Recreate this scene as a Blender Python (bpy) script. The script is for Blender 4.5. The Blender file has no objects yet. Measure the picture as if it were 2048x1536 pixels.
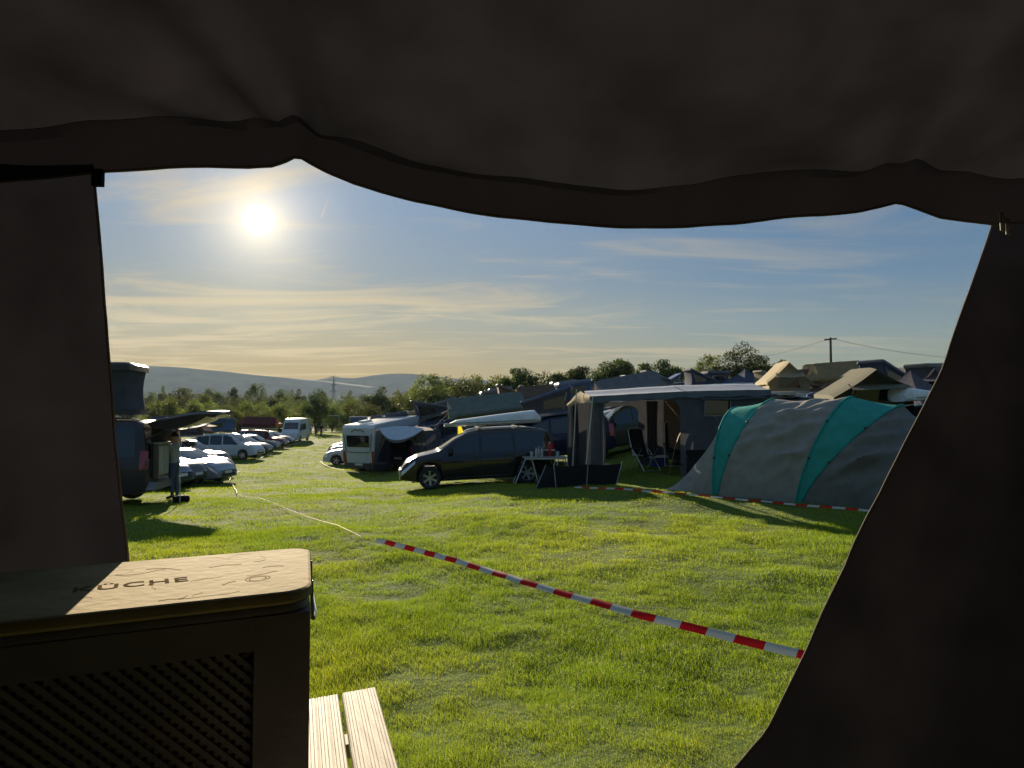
import bpy, bmesh, math, random
import numpy as np
from mathutils import Vector, Matrix, Euler, noise as mnoise
random.seed(7); RNG = np.random.default_rng(7)
R = math.radians
SC = bpy.context.scene
COL = SC.collection

# ------------------------------------------------------------------ helpers
class MB:
    """collects geometry for ONE mesh object"""
    def __init__(s): s.v=[]; s.f=[]; s.m=[]; s.mi=0
    def add(s, vs, fs, M=None):
        b=len(s.v)
        for p in vs:
            p=Vector(p)
            if M is not None: p=M@p
            s.v.append((p.x,p.y,p.z))
        for f in fs: s.f.append(tuple(b+i for i in f)); s.m.append(s.mi)
        return s
    def box(s, c, d, rot=None, taper=1.0, M=None):
        x,y,z=d[0]/2,d[1]/2,d[2]/2; t=taper
        vs=[(-x,-y,-z),(x,-y,-z),(x,y,-z),(-x,y,-z),(-x*t,-y*t,z),(x*t,-y*t,z),(x*t,y*t,z),(-x*t,y*t,z)]
        T=Matrix.Translation(c)
        if rot is not None: T=T@Euler(rot).to_matrix().to_4x4()
        if M is not None: T=M@T
        return s.add(vs,[(3,2,1,0),(4,5,6,7),(0,1,5,4),(1,2,6,5),(2,3,7,6),(3,0,4,7)],T)
    def bar(s, a, b, w, h=None, up=(0,0,1)):
        """rectangular bar from a to b"""
        a=Vector(a); b=Vector(b); h=h or w; d=(b-a); L=d.length
        if L<1e-6: return s
        d.normalize(); u=Vector(up)
        if abs(d.dot(u))>.98: u=Vector((1,0,0))
        sx=d.cross(u).normalized(); sz=sx.cross(d).normalized()
        vs=[]
        for p in (a,b):
            for i,j in ((-1,-1),(1,-1),(1,1),(-1,1)): vs.append(p+sx*(i*w/2)+sz*(j*h/2))
        return s.add(vs,[(3,2,1,0),(4,5,6,7),(0,1,5,4),(1,2,6,5),(2,3,7,6),(3,0,4,7)])
    def tube(s, pts, r, n=8, cap=True, closed=False):
        pts=[Vector(p) for p in pts]; N=len(pts)
        rs=r if isinstance(r,(list,tuple)) else [r]*N
        vs=[]; prev=None
        for i,p in enumerate(pts):
            if closed: d=pts[(i+1)%N]-pts[i-1]
            else: d=pts[min(i+1,N-1)]-pts[max(i-1,0)]
            if d.length<1e-9: d=Vector((0,0,1))
            d.normalize()
            if prev is None:
                u=Vector((0,0,1)) if abs(d.z)<.9 else Vector((1,0,0))
                prev=d.cross(u).normalized()
            a=(prev-d*prev.dot(d))
            if a.length<1e-6: a=d.orthogonal()
            a.normalize(); prev=a; b=d.cross(a)
            for k in range(n):
                t=2*math.pi*k/n; vs.append(p+a*(math.cos(t)*rs[i])+b*(math.sin(t)*rs[i]))
        fs=[]
        for i in range(N if closed else N-1):
            for k in range(n):
                j=(i+1)%N
                fs.append((i*n+k,i*n+(k+1)%n,j*n+(k+1)%n,j*n+k))
        if cap and not closed: fs.append(tuple(range(n))[::-1]); fs.append(tuple((N-1)*n+k for k in range(n)))
        return s.add(vs,fs)
    def lathe(s, prof, n=20, M=None, axis='z', cap=True):
        vs=[];N=len(prof)
        for r,z in prof:
            for k in range(n):
                t=2*math.pi*k/n; c,q=math.cos(t)*r,math.sin(t)*r
                vs.append((c,q,z) if axis=='z' else (c,z,q))
        fs=[(i*n+k,i*n+(k+1)%n,(i+1)*n+(k+1)%n,(i+1)*n+k) for i in range(N-1) for k in range(n)]
        if cap and prof[0][0]>1e-4: fs.append(tuple(range(n))[::-1])
        if cap and prof[-1][0]>1e-4: fs.append(tuple((N-1)*n+k for k in range(n)))
        return s.add(vs,fs,M)
    def grid(s, rows, M=None, flip=False):
        """rows: list of equal length lists of points"""
        n=len(rows[0]); vs=[p for r in rows for p in r]; fs=[]
        for i in range(len(rows)-1):
            for k in range(n-1):
                q=(i*n+k,i*n+k+1,(i+1)*n+k+1,(i+1)*n+k)
                fs.append(q[::-1] if flip else q)
        return s.add(vs,fs,M)
    def poly(s, pts, thick=None, M=None):
        """flat polygon; with thick (vector) an extruded slab"""
        n=len(pts); pts=[Vector(p) for p in pts]
        if thick is None: return s.add(pts,[tuple(range(n))],M)
        t=Vector(thick); vs=pts+[p+t for p in pts]
        fs=[tuple(range(n))[::-1],tuple(range(n,2*n))]+[(i,(i+1)%n,n+(i+1)%n,n+i) for i in range(n)]
        return s.add(vs,fs,M)
    def build(s, name, mat, parent=None, smooth=35, loc=None, rz=0):
        me=bpy.data.meshes.new(name)
        me.from_pydata(s.v,[],s.f); 
        mats=mat if isinstance(mat,(list,tuple)) else [mat]
        for m in mats: me.materials.append(m)
        if len(mats)>1: me.polygons.foreach_set('material_index',s.m)
        if smooth:
            me.polygons.foreach_set('use_smooth',[True]*len(me.polygons))
            try: me.set_sharp_from_angle(angle=R(smooth))
            except Exception: pass
        me.update()
        o=bpy.data.objects.new(name,me); COL.objects.link(o)
        if parent is not None: o.parent=parent
        if loc is not None: o.location=loc
        if rz: o.rotation_euler.z=rz
        return o
def tag(o,label=None,cat=None,group=None,kind=None):
    if label: o['label']=label
    if cat: o['category']=cat
    if group: o['group']=group
    if kind: o['kind']=kind
    return o
def thing(name,label,cat,loc=(0,0,0),rz=0,group=None):
    o=bpy.data.objects.new(name,None); COL.objects.link(o)
    o.empty_display_size=.2; o.location=loc; o.rotation_euler=(0,0,rz)
    return tag(o,label,cat,group)
KIDS={}
def copy_tree(o,parent=None):
    c=o.copy(); COL.objects.link(c)
    c.parent=parent
    for ch in list(o.children): copy_tree(ch,c)
    return c
def repaint(root,old,new):
    """give a copy its own paint: swaps a material on the object's slots"""
    for ch in [root]+list(root.children_recursive):
        for sl in ch.material_slots:
            if sl.material==old: sl.link='OBJECT'; sl.material=new

# ------------------------------------------------------------------ materials
MATS={}
def nt(m): return m.node_tree.nodes,m.node_tree.links
def mat(name,col,rough=.6,metal=0,var=.12,scale=6,bump=0,bscale=60,spec=.5,coat=0,trans=0,col2=None,stretch=None,sheen=0,detail=4):
    """principled surface with a procedural colour variation; trans adds light coming through cloth"""
    if name in MATS: return MATS[name]
    m=bpy.data.materials.new(name); m.use_nodes=True; N,L=nt(m); N.clear()
    out=N.new('ShaderNodeOutputMaterial'); p=N.new('ShaderNodeBsdfPrincipled')
    p.inputs['Roughness'].default_value=rough; p.inputs['Metallic'].default_value=metal
    p.inputs['Specular IOR Level'].default_value=spec; p.inputs['Coat Weight'].default_value=coat
    p.inputs['Coat Roughness'].default_value=.06
    if sheen: p.inputs['Sheen Weight'].default_value=sheen
    tc=N.new('ShaderNodeTexCoord'); mp=N.new('ShaderNodeMapping'); L.new(tc.outputs['Object'],mp.inputs[0])
    if stretch: mp.inputs['Scale'].default_value=stretch
    nz=N.new('ShaderNodeTexNoise'); nz.inputs['Scale'].default_value=scale; nz.inputs['Detail'].default_value=detail
    L.new(mp.outputs[0],nz.inputs[0])
    cr=N.new('ShaderNodeValToRGB'); cr.color_ramp.elements[0].position=.3; cr.color_ramp.elements[1].position=.7
    c=Vector(col[:3]); a=c*(1-var); b=Vector(col2) if col2 else c*(1+var)
    cr.color_ramp.elements[0].color=(*a,1); cr.color_ramp.elements[1].color=(*b,1)
    L.new(nz.outputs['Fac'],cr.inputs[0]); L.new(cr.outputs[0],p.inputs['Base Color'])
    if bump:
        n2=N.new('ShaderNodeTexNoise'); n2.inputs['Scale'].default_value=bscale; n2.inputs['Detail'].default_value=4
        L.new(mp.outputs[0],n2.inputs[0]); bp=N.new('ShaderNodeBump'); bp.inputs['Strength'].default_value=bump
        bp.inputs['Distance'].default_value=.02
        L.new(n2.outputs['Fac'],bp.inputs['Height']); L.new(bp.outputs[0],p.inputs['Normal'])
    if trans:
        t=N.new('ShaderNodeBsdfTranslucent'); L.new(cr.outputs[0],t.inputs['Color'])
        mx=N.new('ShaderNodeMixShader'); mx.inputs[0].default_value=trans
        L.new(p.outputs[0],mx.inputs[1]); L.new(t.outputs[0],mx.inputs[2]); L.new(mx.outputs[0],out.inputs[0])
    else: L.new(p.outputs[0],out.inputs[0])
    MATS[name]=m; return m
def paint(name,col,metal=.3,rough=.22,coat=.15): return mat('paint_'+name,col,rough=rough,metal=metal*.5,var=.06,scale=3,coat=coat,bump=.0,spec=.22)
def cloth(name,col,trans=.25,bump=.5,bscale=9,var=.12): return mat('cloth_'+name,col,rough=.85,var=var,scale=5,bump=bump,bscale=bscale,trans=trans,spec=.2)
GLASS=mat('dark_glass',(.012,.014,.016),rough=.04,var=.3,scale=2,spec=.8,coat=.3)
RUBBER=mat('tyre_rubber',(.02,.02,.021),rough=.8,bump=.2)
ALLOY=mat('alloy_rim',(.55,.56,.58),rough=.3,metal=.9)
BLACKP=mat('black_plastic',(.018,.018,.02),rough=.55,bump=.1)
CHROME=mat('chrome_trim',(.8,.8,.82),rough=.12,metal=1)
LAMPGL=mat('headlight_glass',(.55,.57,.6),rough=.08,metal=.4,spec=.8,coat=1)
REDLAMP=mat('red_tail_lamp',(.35,.012,.01),rough=.12,coat=1)
PLATE=mat('number_plate_white',(.7,.7,.68),rough=.4)
ALU=mat('brushed_aluminium',(.6,.61,.62),rough=.35,metal=.85)
STEEL=mat('galvanised_steel',(.32,.33,.34),rough=.45,metal=.7)
WHITEP=mat('white_plastic',(.72,.72,.7),rough=.35,coat=.4)
WOODPOLE=mat('weathered_pole_wood',(.11,.085,.065),rough=.85,bump=.4,stretch=(1,1,.1))

# ------------------------------------------------------------------ camera
F=1420.0; CX,CY=1024.0,768.0; YH=825.0; CAMZ=1.95
PITCH=math.atan((YH-CY)/F)
cam=bpy.data.cameras.new('camera'); camo=bpy.data.objects.new('camera',cam); COL.objects.link(camo)
cam.sensor_fit='HORIZONTAL'; cam.sensor_width=36; cam.lens=36*F/2048
cam.clip_start=.05; cam.clip_end=30000
camo.location=(0,0,CAMZ); camo.rotation_euler=(R(90)+PITCH,0,0)
SC.camera=camo
CP,SP=math.cos(PITCH),math.sin(PITCH)
def ray(px,py):
    """world direction seen at a place of the photograph"""
    x=(px-CX)/F; u=(CY-py)/F
    return Vector((x,CP-u*SP,SP+u*CP))
def at(px,py,D):
    r=ray(px,py); return Vector((0,0,CAMZ))+r*(D/r.y)
SUN_DIR=ray(517,440).normalized()
SUN_EL=math.asin(SUN_DIR.z); SUN_AZ=math.atan2(SUN_DIR.x,SUN_DIR.y)

def fn(x,y,s,seed=0): return (mnoise.noise(Vector((x*s+seed*7.1,y*s-seed*3.3,seed*1.7))))
# ------------------------------------------------------------------ terrain
def _tab(xs,ys):
    xs=np.array(xs,float); ys=np.array(ys,float)
    return lambda d: np.interp(d,xs,ys)
TL=_tab([0,2.6,5,12,18,22,30,38,50,70,95,130,200,400,900,3500],[.22,.2,.03,.0,-.22,-.42,-.95,-1.15,-1.35,-1.4,-1.2,-1.6,-3,-5,-6,-6])
TM=_tab([0,2.6,5,12,17,22,30,50,75,100,140,200,400,900,3500],[.22,.2,.03,.06,.03,-.1,-.05,.85,1.6,1.3,0,-2,-5,-6,-6])
TR=_tab([0,2.6,5,12,20,30,60,90,120,200,400,900,3500],[.22,.2,.03,.1,.25,.95,2.5,2.8,2.2,0,-5,-6,-6])
def gz(x,y):
    x=np.asarray(x,float); y=np.asarray(y,float)
    d=np.sqrt(x*x+y*y); az=np.degrees(np.arctan2(x,np.maximum(y,1e-3)))
    l,m,r=TL(d),TM(d),TR(d)
    a=np.clip((az+11)/11,0,1); a=a*a*(3-2*a); b=np.clip(az/15,0,1); b=b*b*(3-2*b)
    z=np.where(az<0,l*(1-a)+m*a,m*(1-b)+r*b)
    z=np.where(y<1.5,.22,z)
    amp=np.clip((d-3)/10,0,1)
    z=z+amp*(.045*np.sin(x*.9+1.3*np.sin(y*.37))*np.cos(y*.75+.6*np.sin(x*.5))+.02*np.sin(2.1*x+1.7*y))
    return z if z.ndim else float(z)
def G(px,D):
    """ground point seen in column px at depth D"""
    x=(px-CX)/F*D
    return Vector((x,D,gz(x,D)))
def ground_hit(px,py):
    r=ray(px,py); t=1.0
    for i in range(4000):
        p=Vector((0,0,CAMZ))+r*t
        if p.z<=gz(p.x,p.y): return p
        t*=1.004
    return p

# ------------------------------------------------------------------ sky, sun, haze
def build_world():
    w=bpy.data.worlds.new('World'); SC.world=w; w.use_nodes=True
    N,L=w.node_tree.nodes,w.node_tree.links; N.clear()
    out=N.new('ShaderNodeOutputWorld'); bg=N.new('ShaderNodeBackground'); L.new(bg.outputs[0],out.inputs[0])
    sky=N.new('ShaderNodeTexSky'); sky.sky_type='NISHITA'; sky.sun_disc=False
    sky.sun_elevation=SUN_EL; sky.sun_rotation=SUN_AZ; sky.altitude=200
    sky.air_density=1.3; sky.dust_density=1.6; sky.ozone_density=2.2
    tc=N.new('ShaderNodeTexCoord'); D=tc.outputs['Generated']
    def math_(op,a,b=None,c=None):
        n=N.new('ShaderNodeMath'); n.operation=op
        for i,v in enumerate((a,b,c)):
            if v is None: continue
            if isinstance(v,(int,float)): n.inputs[i].default_value=v
            else: L.new(v,n.inputs[i])
        return n.outputs[0]
    def mixc(f,a,b,t='MIX'):
        n=N.new('ShaderNodeMix'); n.data_type='RGBA'; n.blend_type=t
        if isinstance(f,(int,float)): n.inputs[0].default_value=f
        else: L.new(f,n.inputs[0])
        for i,v in ((6,a),(7,b)):
            if isinstance(v,tuple): n.inputs[i].default_value=(*v,1)
            else: L.new(v,n.inputs[i])
        return n.outputs[2]
    sep=N.new('ShaderNodeSeparateXYZ'); L.new(D,sep.inputs[0])
    z=math_('MAXIMUM',sep.outputs[2],.001)
    # angle to the sun
    dt=N.new('ShaderNodeVectorMath'); dt.operation='DOT_PRODUCT'; L.new(D,dt.inputs[0]); dt.inputs[1].default_value=SUN_DIR
    ang=math_('ARCCOSINE',math_('MINIMUM',dt.outputs['Value'],1.0))
    # tame the dynamic range of the sky the way thin high cloud does
    hs=N.new('ShaderNodeHueSaturation'); hs.inputs['Saturation'].default_value=SKYSAT; hs.inputs['Value'].default_value=1
    gm=N.new('ShaderNodeGamma'); gm.inputs[1].default_value=SKYGAMMA; L.new(sky.outputs[0],gm.inputs[0])
    L.new(gm.outputs[0],hs.inputs['Color'])
    base0=mixc(1.0,hs.outputs[0],SKYTINT,'MULTIPLY')
    # evening colours by height above the horizon, towards the sun and away from it, brightened overhead as fill
    el=math_('ARCSINE',math_('MAXIMUM',sep.outputs[2],0.0))
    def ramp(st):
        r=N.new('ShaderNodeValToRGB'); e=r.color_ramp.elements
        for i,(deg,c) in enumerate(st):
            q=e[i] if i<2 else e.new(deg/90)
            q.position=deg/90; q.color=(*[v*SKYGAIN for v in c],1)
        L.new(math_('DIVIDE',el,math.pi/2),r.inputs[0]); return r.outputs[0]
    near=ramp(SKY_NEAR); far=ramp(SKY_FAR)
    ha=N.new('ShaderNodeVectorMath'); ha.operation='DOT_PRODUCT'; nh=N.new('ShaderNodeVectorMath'); nh.operation='NORMALIZE'
    fl=N.new('ShaderNodeCombineXYZ'); L.new(sep.outputs[0],fl.inputs[0]); L.new(sep.outputs[1],fl.inputs[1]); L.new(fl.outputs[0],nh.inputs[0]); L.new(nh.outputs[0],ha.inputs[0])
    ha.inputs[1].default_value=Vector((SUN_DIR.x,SUN_DIR.y,0)).normalized()
    hang=N.new('ShaderNodeMapRange'); hang.interpolation_type='SMOOTHSTEP'; L.new(math_('ARCCOSINE',math_('MINIMUM',ha.outputs['Value'],1.0)),hang.inputs[0]); hang.inputs[1].default_value=.08; hang.inputs[2].default_value=.85
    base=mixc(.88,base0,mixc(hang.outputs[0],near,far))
    # cirrus, on a flat layer high up
    inv=math_('DIVIDE',1.0,math_('ADD',z,.045))
    px=math_('MULTIPLY',sep.outputs[0],inv); py=math_('MULTIPLY',sep.outputs[1],inv)
    cv=N.new('ShaderNodeCombineXYZ'); L.new(px,cv.inputs[0]); L.new(py,cv.inputs[1])
    mp=N.new('ShaderNodeMapping'); mp.inputs['Rotation'].default_value=(0,0,R(16)); mp.inputs['Scale'].default_value=(.50,1.25,1)
    mp.inputs['Location'].default_value=CLOUDLOC
    L.new(cv.outputs[0],mp.inputs[0])
    n1=N.new('ShaderNodeTexNoise'); n1.inputs['Scale'].default_value=1.15; n1.inputs['Detail'].default_value=7; n1.inputs['Roughness'].default_value=.58; n1.inputs['Distortion'].default_value=1.3
    L.new(mp.outputs[0],n1.inputs[0])
    n2=N.new('ShaderNodeTexNoise'); n2.inputs['Scale'].default_value=.42; n2.inputs['Detail'].default_value=2
    L.new(mp.outputs[0],n2.inputs[0])
    den=math_('ADD',n1.outputs['Fac'],math_('MULTIPLY',math_('SUBTRACT',n2.outputs['Fac'],.5),.9))
    mr=N.new('ShaderNodeMapRange'); mr.interpolation_type='SMOOTHSTEP'
    L.new(den,mr.inputs[0]); mr.inputs[1].default_value=.43; mr.inputs[2].default_value=.72
    # thinner away from the sun and overhead
    side=N.new('ShaderNodeMapRange'); L.new(ang,side.inputs[0]); side.inputs[1].default_value=.25; side.inputs[2].default_value=.95; side.inputs[3].default_value=1; side.inputs[4].default_value=.12
    cl=math_('MULTIPLY',mr.outputs[0],math_('MULTIPLY',side.outputs[0],.60))
    cloudy=mixc(cl,base,CLOUDCOL)
    # contrail: a short straight streak
    a=ray(643,436).normalized(); b=ray(659,388).normalized(); nrm=a.cross(b).normalized(); tv=(b-a).normalized(); mid=((a+b)/2)
    def dot(v):
        n=N.new('ShaderNodeVectorMath'); n.operation='DOT_PRODUCT'; L.new(D,n.inputs[0]); n.inputs[1].default_value=v; return n.outputs['Value']
    across=math_('ABSOLUTE',dot(nrm)); along=math_('SUBTRACT',dot(tv),mid.dot(tv))
    half=(b-a).length/2
    c1=N.new('ShaderNodeMapRange'); L.new(across,c1.inputs[0]); c1.inputs[1].default_value=.0003; c1.inputs[2].default_value=.0016; c1.inputs[3].default_value=1; c1.inputs[4].default_value=0
    c2=N.new('ShaderNodeMapRange'); L.new(along,c2.inputs[0]); c2.inputs[1].default_value=-half; c2.inputs[2].default_value=half; c2.inputs[3].default_value=.55; c2.inputs[4].default_value=.05
    c3=math_('LESS_THAN',math_('ABSOLUTE',along),half)
    front=math_('GREATER_THAN',dt.outputs['Value'],.5)
    trail=math_('MULTIPLY',math_('MULTIPLY',c1.outputs[0],c2.outputs[0]),math_('MULTIPLY',c3,front))
    cloudy=mixc(trail,cloudy,CLOUDCOL)
    # bright air right round the sun and the sun itself
    aur=math_('MULTIPLY',math_('POWER',2.718,math_('MULTIPLY',ang,-1/.042)),AUREOLE)
    aur2=math_('MULTIPLY',math_('POWER',2.718,math_('MULTIPLY',ang,-1/.22)),AUREOLE2)
    glow=mixc(1.0,cloudy,mixc(1.0,(1,.80,.50),N_val(N,L,aur),'MULTIPLY'),'ADD')
    glow=mixc(1.0,glow,mixc(1.0,(1,.86,.66),N_val(N,L,aur2),'MULTIPLY'),'ADD')
    disc=N.new('ShaderNodeMapRange'); disc.interpolation_type='SMOOTHSTEP'; L.new(ang,disc.inputs[0])
    disc.inputs[1].default_value=R(.15); disc.inputs[2].default_value=R(1.25); disc.inputs[3].default_value=1; disc.inputs[4].default_value=0
    fin=mixc(disc.outputs[0],glow,SUNCOL)
    L.new(fin,bg.inputs['Color']); bg.inputs['Strength'].default_value=SKYSTR
    w.cycles.sampling_method='AUTOMATIC'
def N_val(N,L,v):
    c=N.new('ShaderNodeCombineColor')
    for i in range(3): L.new(v,c.inputs[i])
    return c.outputs[0]
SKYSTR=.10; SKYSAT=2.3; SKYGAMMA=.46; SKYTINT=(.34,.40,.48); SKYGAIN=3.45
SKY_NEAR=[(0,(.50,.31,.07)),(3.5,(.46,.30,.07)),(7.5,(.31,.30,.21)),(11,(.22,.30,.385)),(16,(.20,.33,.53)),(28,(.22,.34,.50)),(90,(.26,.38,.54))]  # highest sky stops, out of view, raised as added fill light
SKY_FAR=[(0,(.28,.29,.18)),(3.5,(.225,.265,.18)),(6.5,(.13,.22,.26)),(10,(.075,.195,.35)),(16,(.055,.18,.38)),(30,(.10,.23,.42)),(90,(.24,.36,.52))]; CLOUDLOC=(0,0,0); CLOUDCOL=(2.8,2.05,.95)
AUREOLE=6.0; AUREOLE2=.0; SUNCOL=(40,37,30)
SC.view_settings.view_transform='Standard'; SC.view_settings.look='None'; SC.view_settings.gamma=1; SC.view_settings.exposure=1.27
SC.view_settings.use_curve_mapping=False
sl=bpy.data.lights.new('sun','SUN'); slo=bpy.data.objects.new('sun',sl); COL.objects.link(slo)
sl.energy=5.0; sl.angle=R(.5); sl.color=(1,.84,.62)
slo.rotation_euler=SUN_DIR.to_track_quat('Z','Y').to_euler(); slo.location=(0,0,30)
build_world()
def build_haze():
    mb=MB(); mb.box((0,0,230),(7400,7400,500))
    m=bpy.data.materials.new('hazy_air'); m.use_nodes=True; N,L=nt(m); N.clear()
    out=N.new('ShaderNodeOutputMaterial'); v=N.new('ShaderNodeVolumePrincipled')
    v.inputs['Color'].default_value=(.60,.77,1.0,1); v.inputs['Density'].default_value=HAZE; v.inputs['Anisotropy'].default_value=HAZE_G
    v.inputs['Density Attribute'].default_value=''
    L.new(v.outputs[0],out.inputs['Volume'])
    try: m.cycles.homogeneous_volume=True
    except Exception: pass
    tag(mb.build('haze',m,smooth=0),kind='stuff')
HAZE=4.2e-5; HAZE_G=.3
build_haze()
cy=SC.cycles
cy.volume_bounces=0; cy.max_bounces=7; cy.transparent_max_bounces=6; cy.diffuse_bounces=4; cy.glossy_bounces=3; cy.transmission_bounces=4
cy.use_denoising=True; cy.denoiser='OPENIMAGEDENOISE'; cy.sample_clamp_indirect=6; cy.caustics_reflective=False; cy.caustics_refractive=False
try: cy.denoising_input_passes='RGB_ALBEDO_NORMAL'; cy.denoising_prefilter='ACCURATE'
except Exception: pass
# ------------------------------------------------------------------ ground, hills
def pnoise(x,y,s,seed=0,octs=3):
    """cheap smooth value noise on numpy arrays"""
    out=np.zeros_like(x,float); amp=1; tot=0
    for o in range(octs):
        xs=x*s+17.3*seed+5.1*o; ys=y*s-9.7*seed+3.3*o
        xi=np.floor(xs).astype(np.int64); yi=np.floor(ys).astype(np.int64); fx=xs-xi; fy=ys-yi
        fx=fx*fx*(3-2*fx); fy=fy*fy*(3-2*fy)
        def h(a,b):
            n=(a*374761393+b*668265263+(seed+o)*1274126177)&0xffffffff
            n=((n^(n>>13))*1274126177)&0xffffffff
            return ((n^(n>>16))&0xffff)/65535.0
        v=(h(xi,yi)*(1-fx)+h(xi+1,yi)*fx)*(1-fy)+(h(xi,yi+1)*(1-fx)+h(xi+1,yi+1)*fx)*fy
        out+=amp*v; tot+=amp; amp*=.5; s*=2
    return out/tot
def grass_ground_mat():
    m=bpy.data.materials.new('meadow_ground'); m.use_nodes=True; N,L=nt(m); N.clear()
    out=N.new('ShaderNodeOutputMaterial'); p=N.new('ShaderNodeBsdfPrincipled'); p.inputs['Roughness'].default_value=1; p.inputs['Specular IOR Level'].default_value=.1
    g=N.new('ShaderNodeNewGeometry')
    def noise(s,d=5):
        n=N.new('ShaderNodeTexNoise'); n.inputs['Scale'].default_value=s; n.inputs['Detail'].default_value=d; L.new(g.outputs['Position'],n.inputs[0]); return n.outputs['Fac']
    def ramp(f,*st):
        r=N.new('ShaderNodeValToRGB'); e=r.color_ramp.elements
        for i,(po,c) in enumerate(st):
            el=e[i] if i<2 else e.new(po)
            el.position=po; el.color=(*c,1)
        L.new(f,r.inputs[0]); return r.outputs[0]
    c1=ramp(noise(.55),(.3,(.055,.085,.016)),(.7,(.115,.15,.028)))
    c2=ramp(noise(14,3),(.35,(.03,.05,.010)),(.65,(.10,.15,.025)))
    mx=N.new('ShaderNodeMix'); mx.data_type='RGBA'; mx.inputs[0].default_value=.5; L.new(c1,mx.inputs[6]); L.new(c2,mx.inputs[7])
    # far land: crops and pasture in patches
    vo=N.new('ShaderNodeTexVoronoi'); vo.inputs['Scale'].default_value=.006; L.new(g.outputs['Position'],vo.inputs[0])
    sp=N.new('ShaderNodeSeparateColor'); L.new(vo.outputs['Color'],sp.inputs[0])
    c3=ramp(sp.outputs[0],(.2,(.06,.10,.03)),(.8,(.20,.19,.07)))
    ds=N.new('ShaderNodeVectorMath'); ds.operation='LENGTH'; L.new(g.outputs['Position'],ds.inputs[0])
    mr=N.new('ShaderNodeMapRange'); L.new(ds.outputs['Value'],mr.inputs[0]); mr.inputs[1].default_value=160; mr.inputs[2].default_value=320
    m2=N.new('ShaderNodeMix'); m2.data_type='RGBA'; L.new(mr.outputs[0],m2.inputs[0]); L.new(mx.outputs[2],m2.inputs[6]); L.new(c3,m2.inputs[7])
    L.new(m2.outputs[2],p.inputs['Base Color'])
    bp=N.new('ShaderNodeBump'); bp.inputs['Strength'].default_value=.5; bp.inputs['Distance'].default_value=.04
    L.new(noise(9,6),bp.inputs['Height']); L.new(bp.outputs[0],p.inputs['Normal'])
    t=N.new('ShaderNodeBsdfTranslucent'); L.new(m2.outputs[2],t.inputs[0])
    L.new(p.outputs[0],out.inputs[0]); return m
def build_ground():
    rs=np.concatenate([[.01],np.geomspace(.8,60,130),np.geomspace(63,3400,60)])
    az=np.concatenate([np.linspace(-180,-50,40,endpoint=False),np.linspace(-50,50,300,endpoint=False),np.linspace(50,180,40,endpoint=False)])
    A,Rr=np.meshgrid(np.radians(az),rs); X=Rr*np.sin(A); Y=Rr*np.cos(A); Z=gz(X,Y)
    tuft=(pnoise(X,Y,1.6,3,3)-.5)*.09*np.clip((Rr-2.6)/2,0,1)*np.clip((90-Rr)/40,0,1); Z=Z+tuft
    n=len(az); vs=np.stack([X,Y,Z],-1).reshape(-1,3); fs=[]
    for i in range(len(rs)-1):
        for k in range(n): fs.append((i*n+k,(i+1)*n+k,(i+1)*n+(k+1)%n,i*n+(k+1)%n))
    me=bpy.data.meshes.new('ground'); me.from_pydata(vs.tolist(),[],fs); me.materials.append(grass_ground_mat())
    me.polygons.foreach_set('use_smooth',[True]*len(me.polygons))
    o=bpy.data.objects.new('ground',me); COL.objects.link(o); tag(o,kind='structure')
build_ground()
def gzt(X,Y):
    Rr=np.sqrt(X*X+Y*Y)
    return gz(X,Y)+(pnoise(X,Y,1.6,3,3)-.5)*.09*np.clip((Rr-2.6)/2,0,1)*np.clip((90-Rr)/40,0,1)
HILLM=mat('distant_hillside',(.04,.055,.035),rough=1,var=.45,scale=.012,spec=.05,detail=8)
def build_hill(name,prof,d0,d1,depth,seed):
    """a range of hills whose crest stands where the photo shows its skyline; prof = [(px,py)]"""
    xs=np.array([p[0] for p in prof],float); ys=np.array([p[1] for p in prof],float)
    pxs=np.linspace(xs[0],xs[-1],220); pys=np.interp(pxs,xs,ys)
    k=np.ones(9)/9; pys=np.convolve(np.pad(pys,4,'edge'),k,'valid')
    rows=[]
    for t in np.linspace(0,1.6,22):
        row=[]
        for i,(a,b) in enumerate(zip(pxs,pys)):
            Dc=d0+(d1-d0)*i/len(pxs)
            top=CAMZ+(YH-b)/F*Dc
            D=Dc-depth*(1-t)
            h=-6+(top+6)*(t**1.25 if t<=1 else 1-(t-1)*.8)
            x=(a-CX)/F*D
            n=float(pnoise(np.array([x]),np.array([D]),.006,seed,4)[0])-.5
            h+=n*14*math.sin(min(t,1)*math.pi)+(n*6 if .9<t<1.2 else 0)
            row.append((x,D,h))
        rows.append(row)
    mb=MB(); mb.grid(rows,flip=True); tag(mb.build(name,HILLM,smooth=60),kind='structure')
build_hill('hills',[(-900,760),(-300,742),(60,735),(210,733),(300,731),(345,733),(420,739),(500,747),(560,754),(640,760),(760,775),(950,800)],2600,3100,480,1)
build_hill('hills',[(420,800),(560,770),(640,757),(672,753),(705,757),(745,749),(795,745.5),(850,748),(905,755),(1000,762),(1120,766),(1250,772),(1400,790)],3200,3300,480,2)
build_hill('hills',[(1180,800),(1350,765),(1480,748),(1590,739),(1680,741),(1760,740),(1860,735),(2000,730),(2400,725),(3000,740)],2700,2500,480,3)

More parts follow.
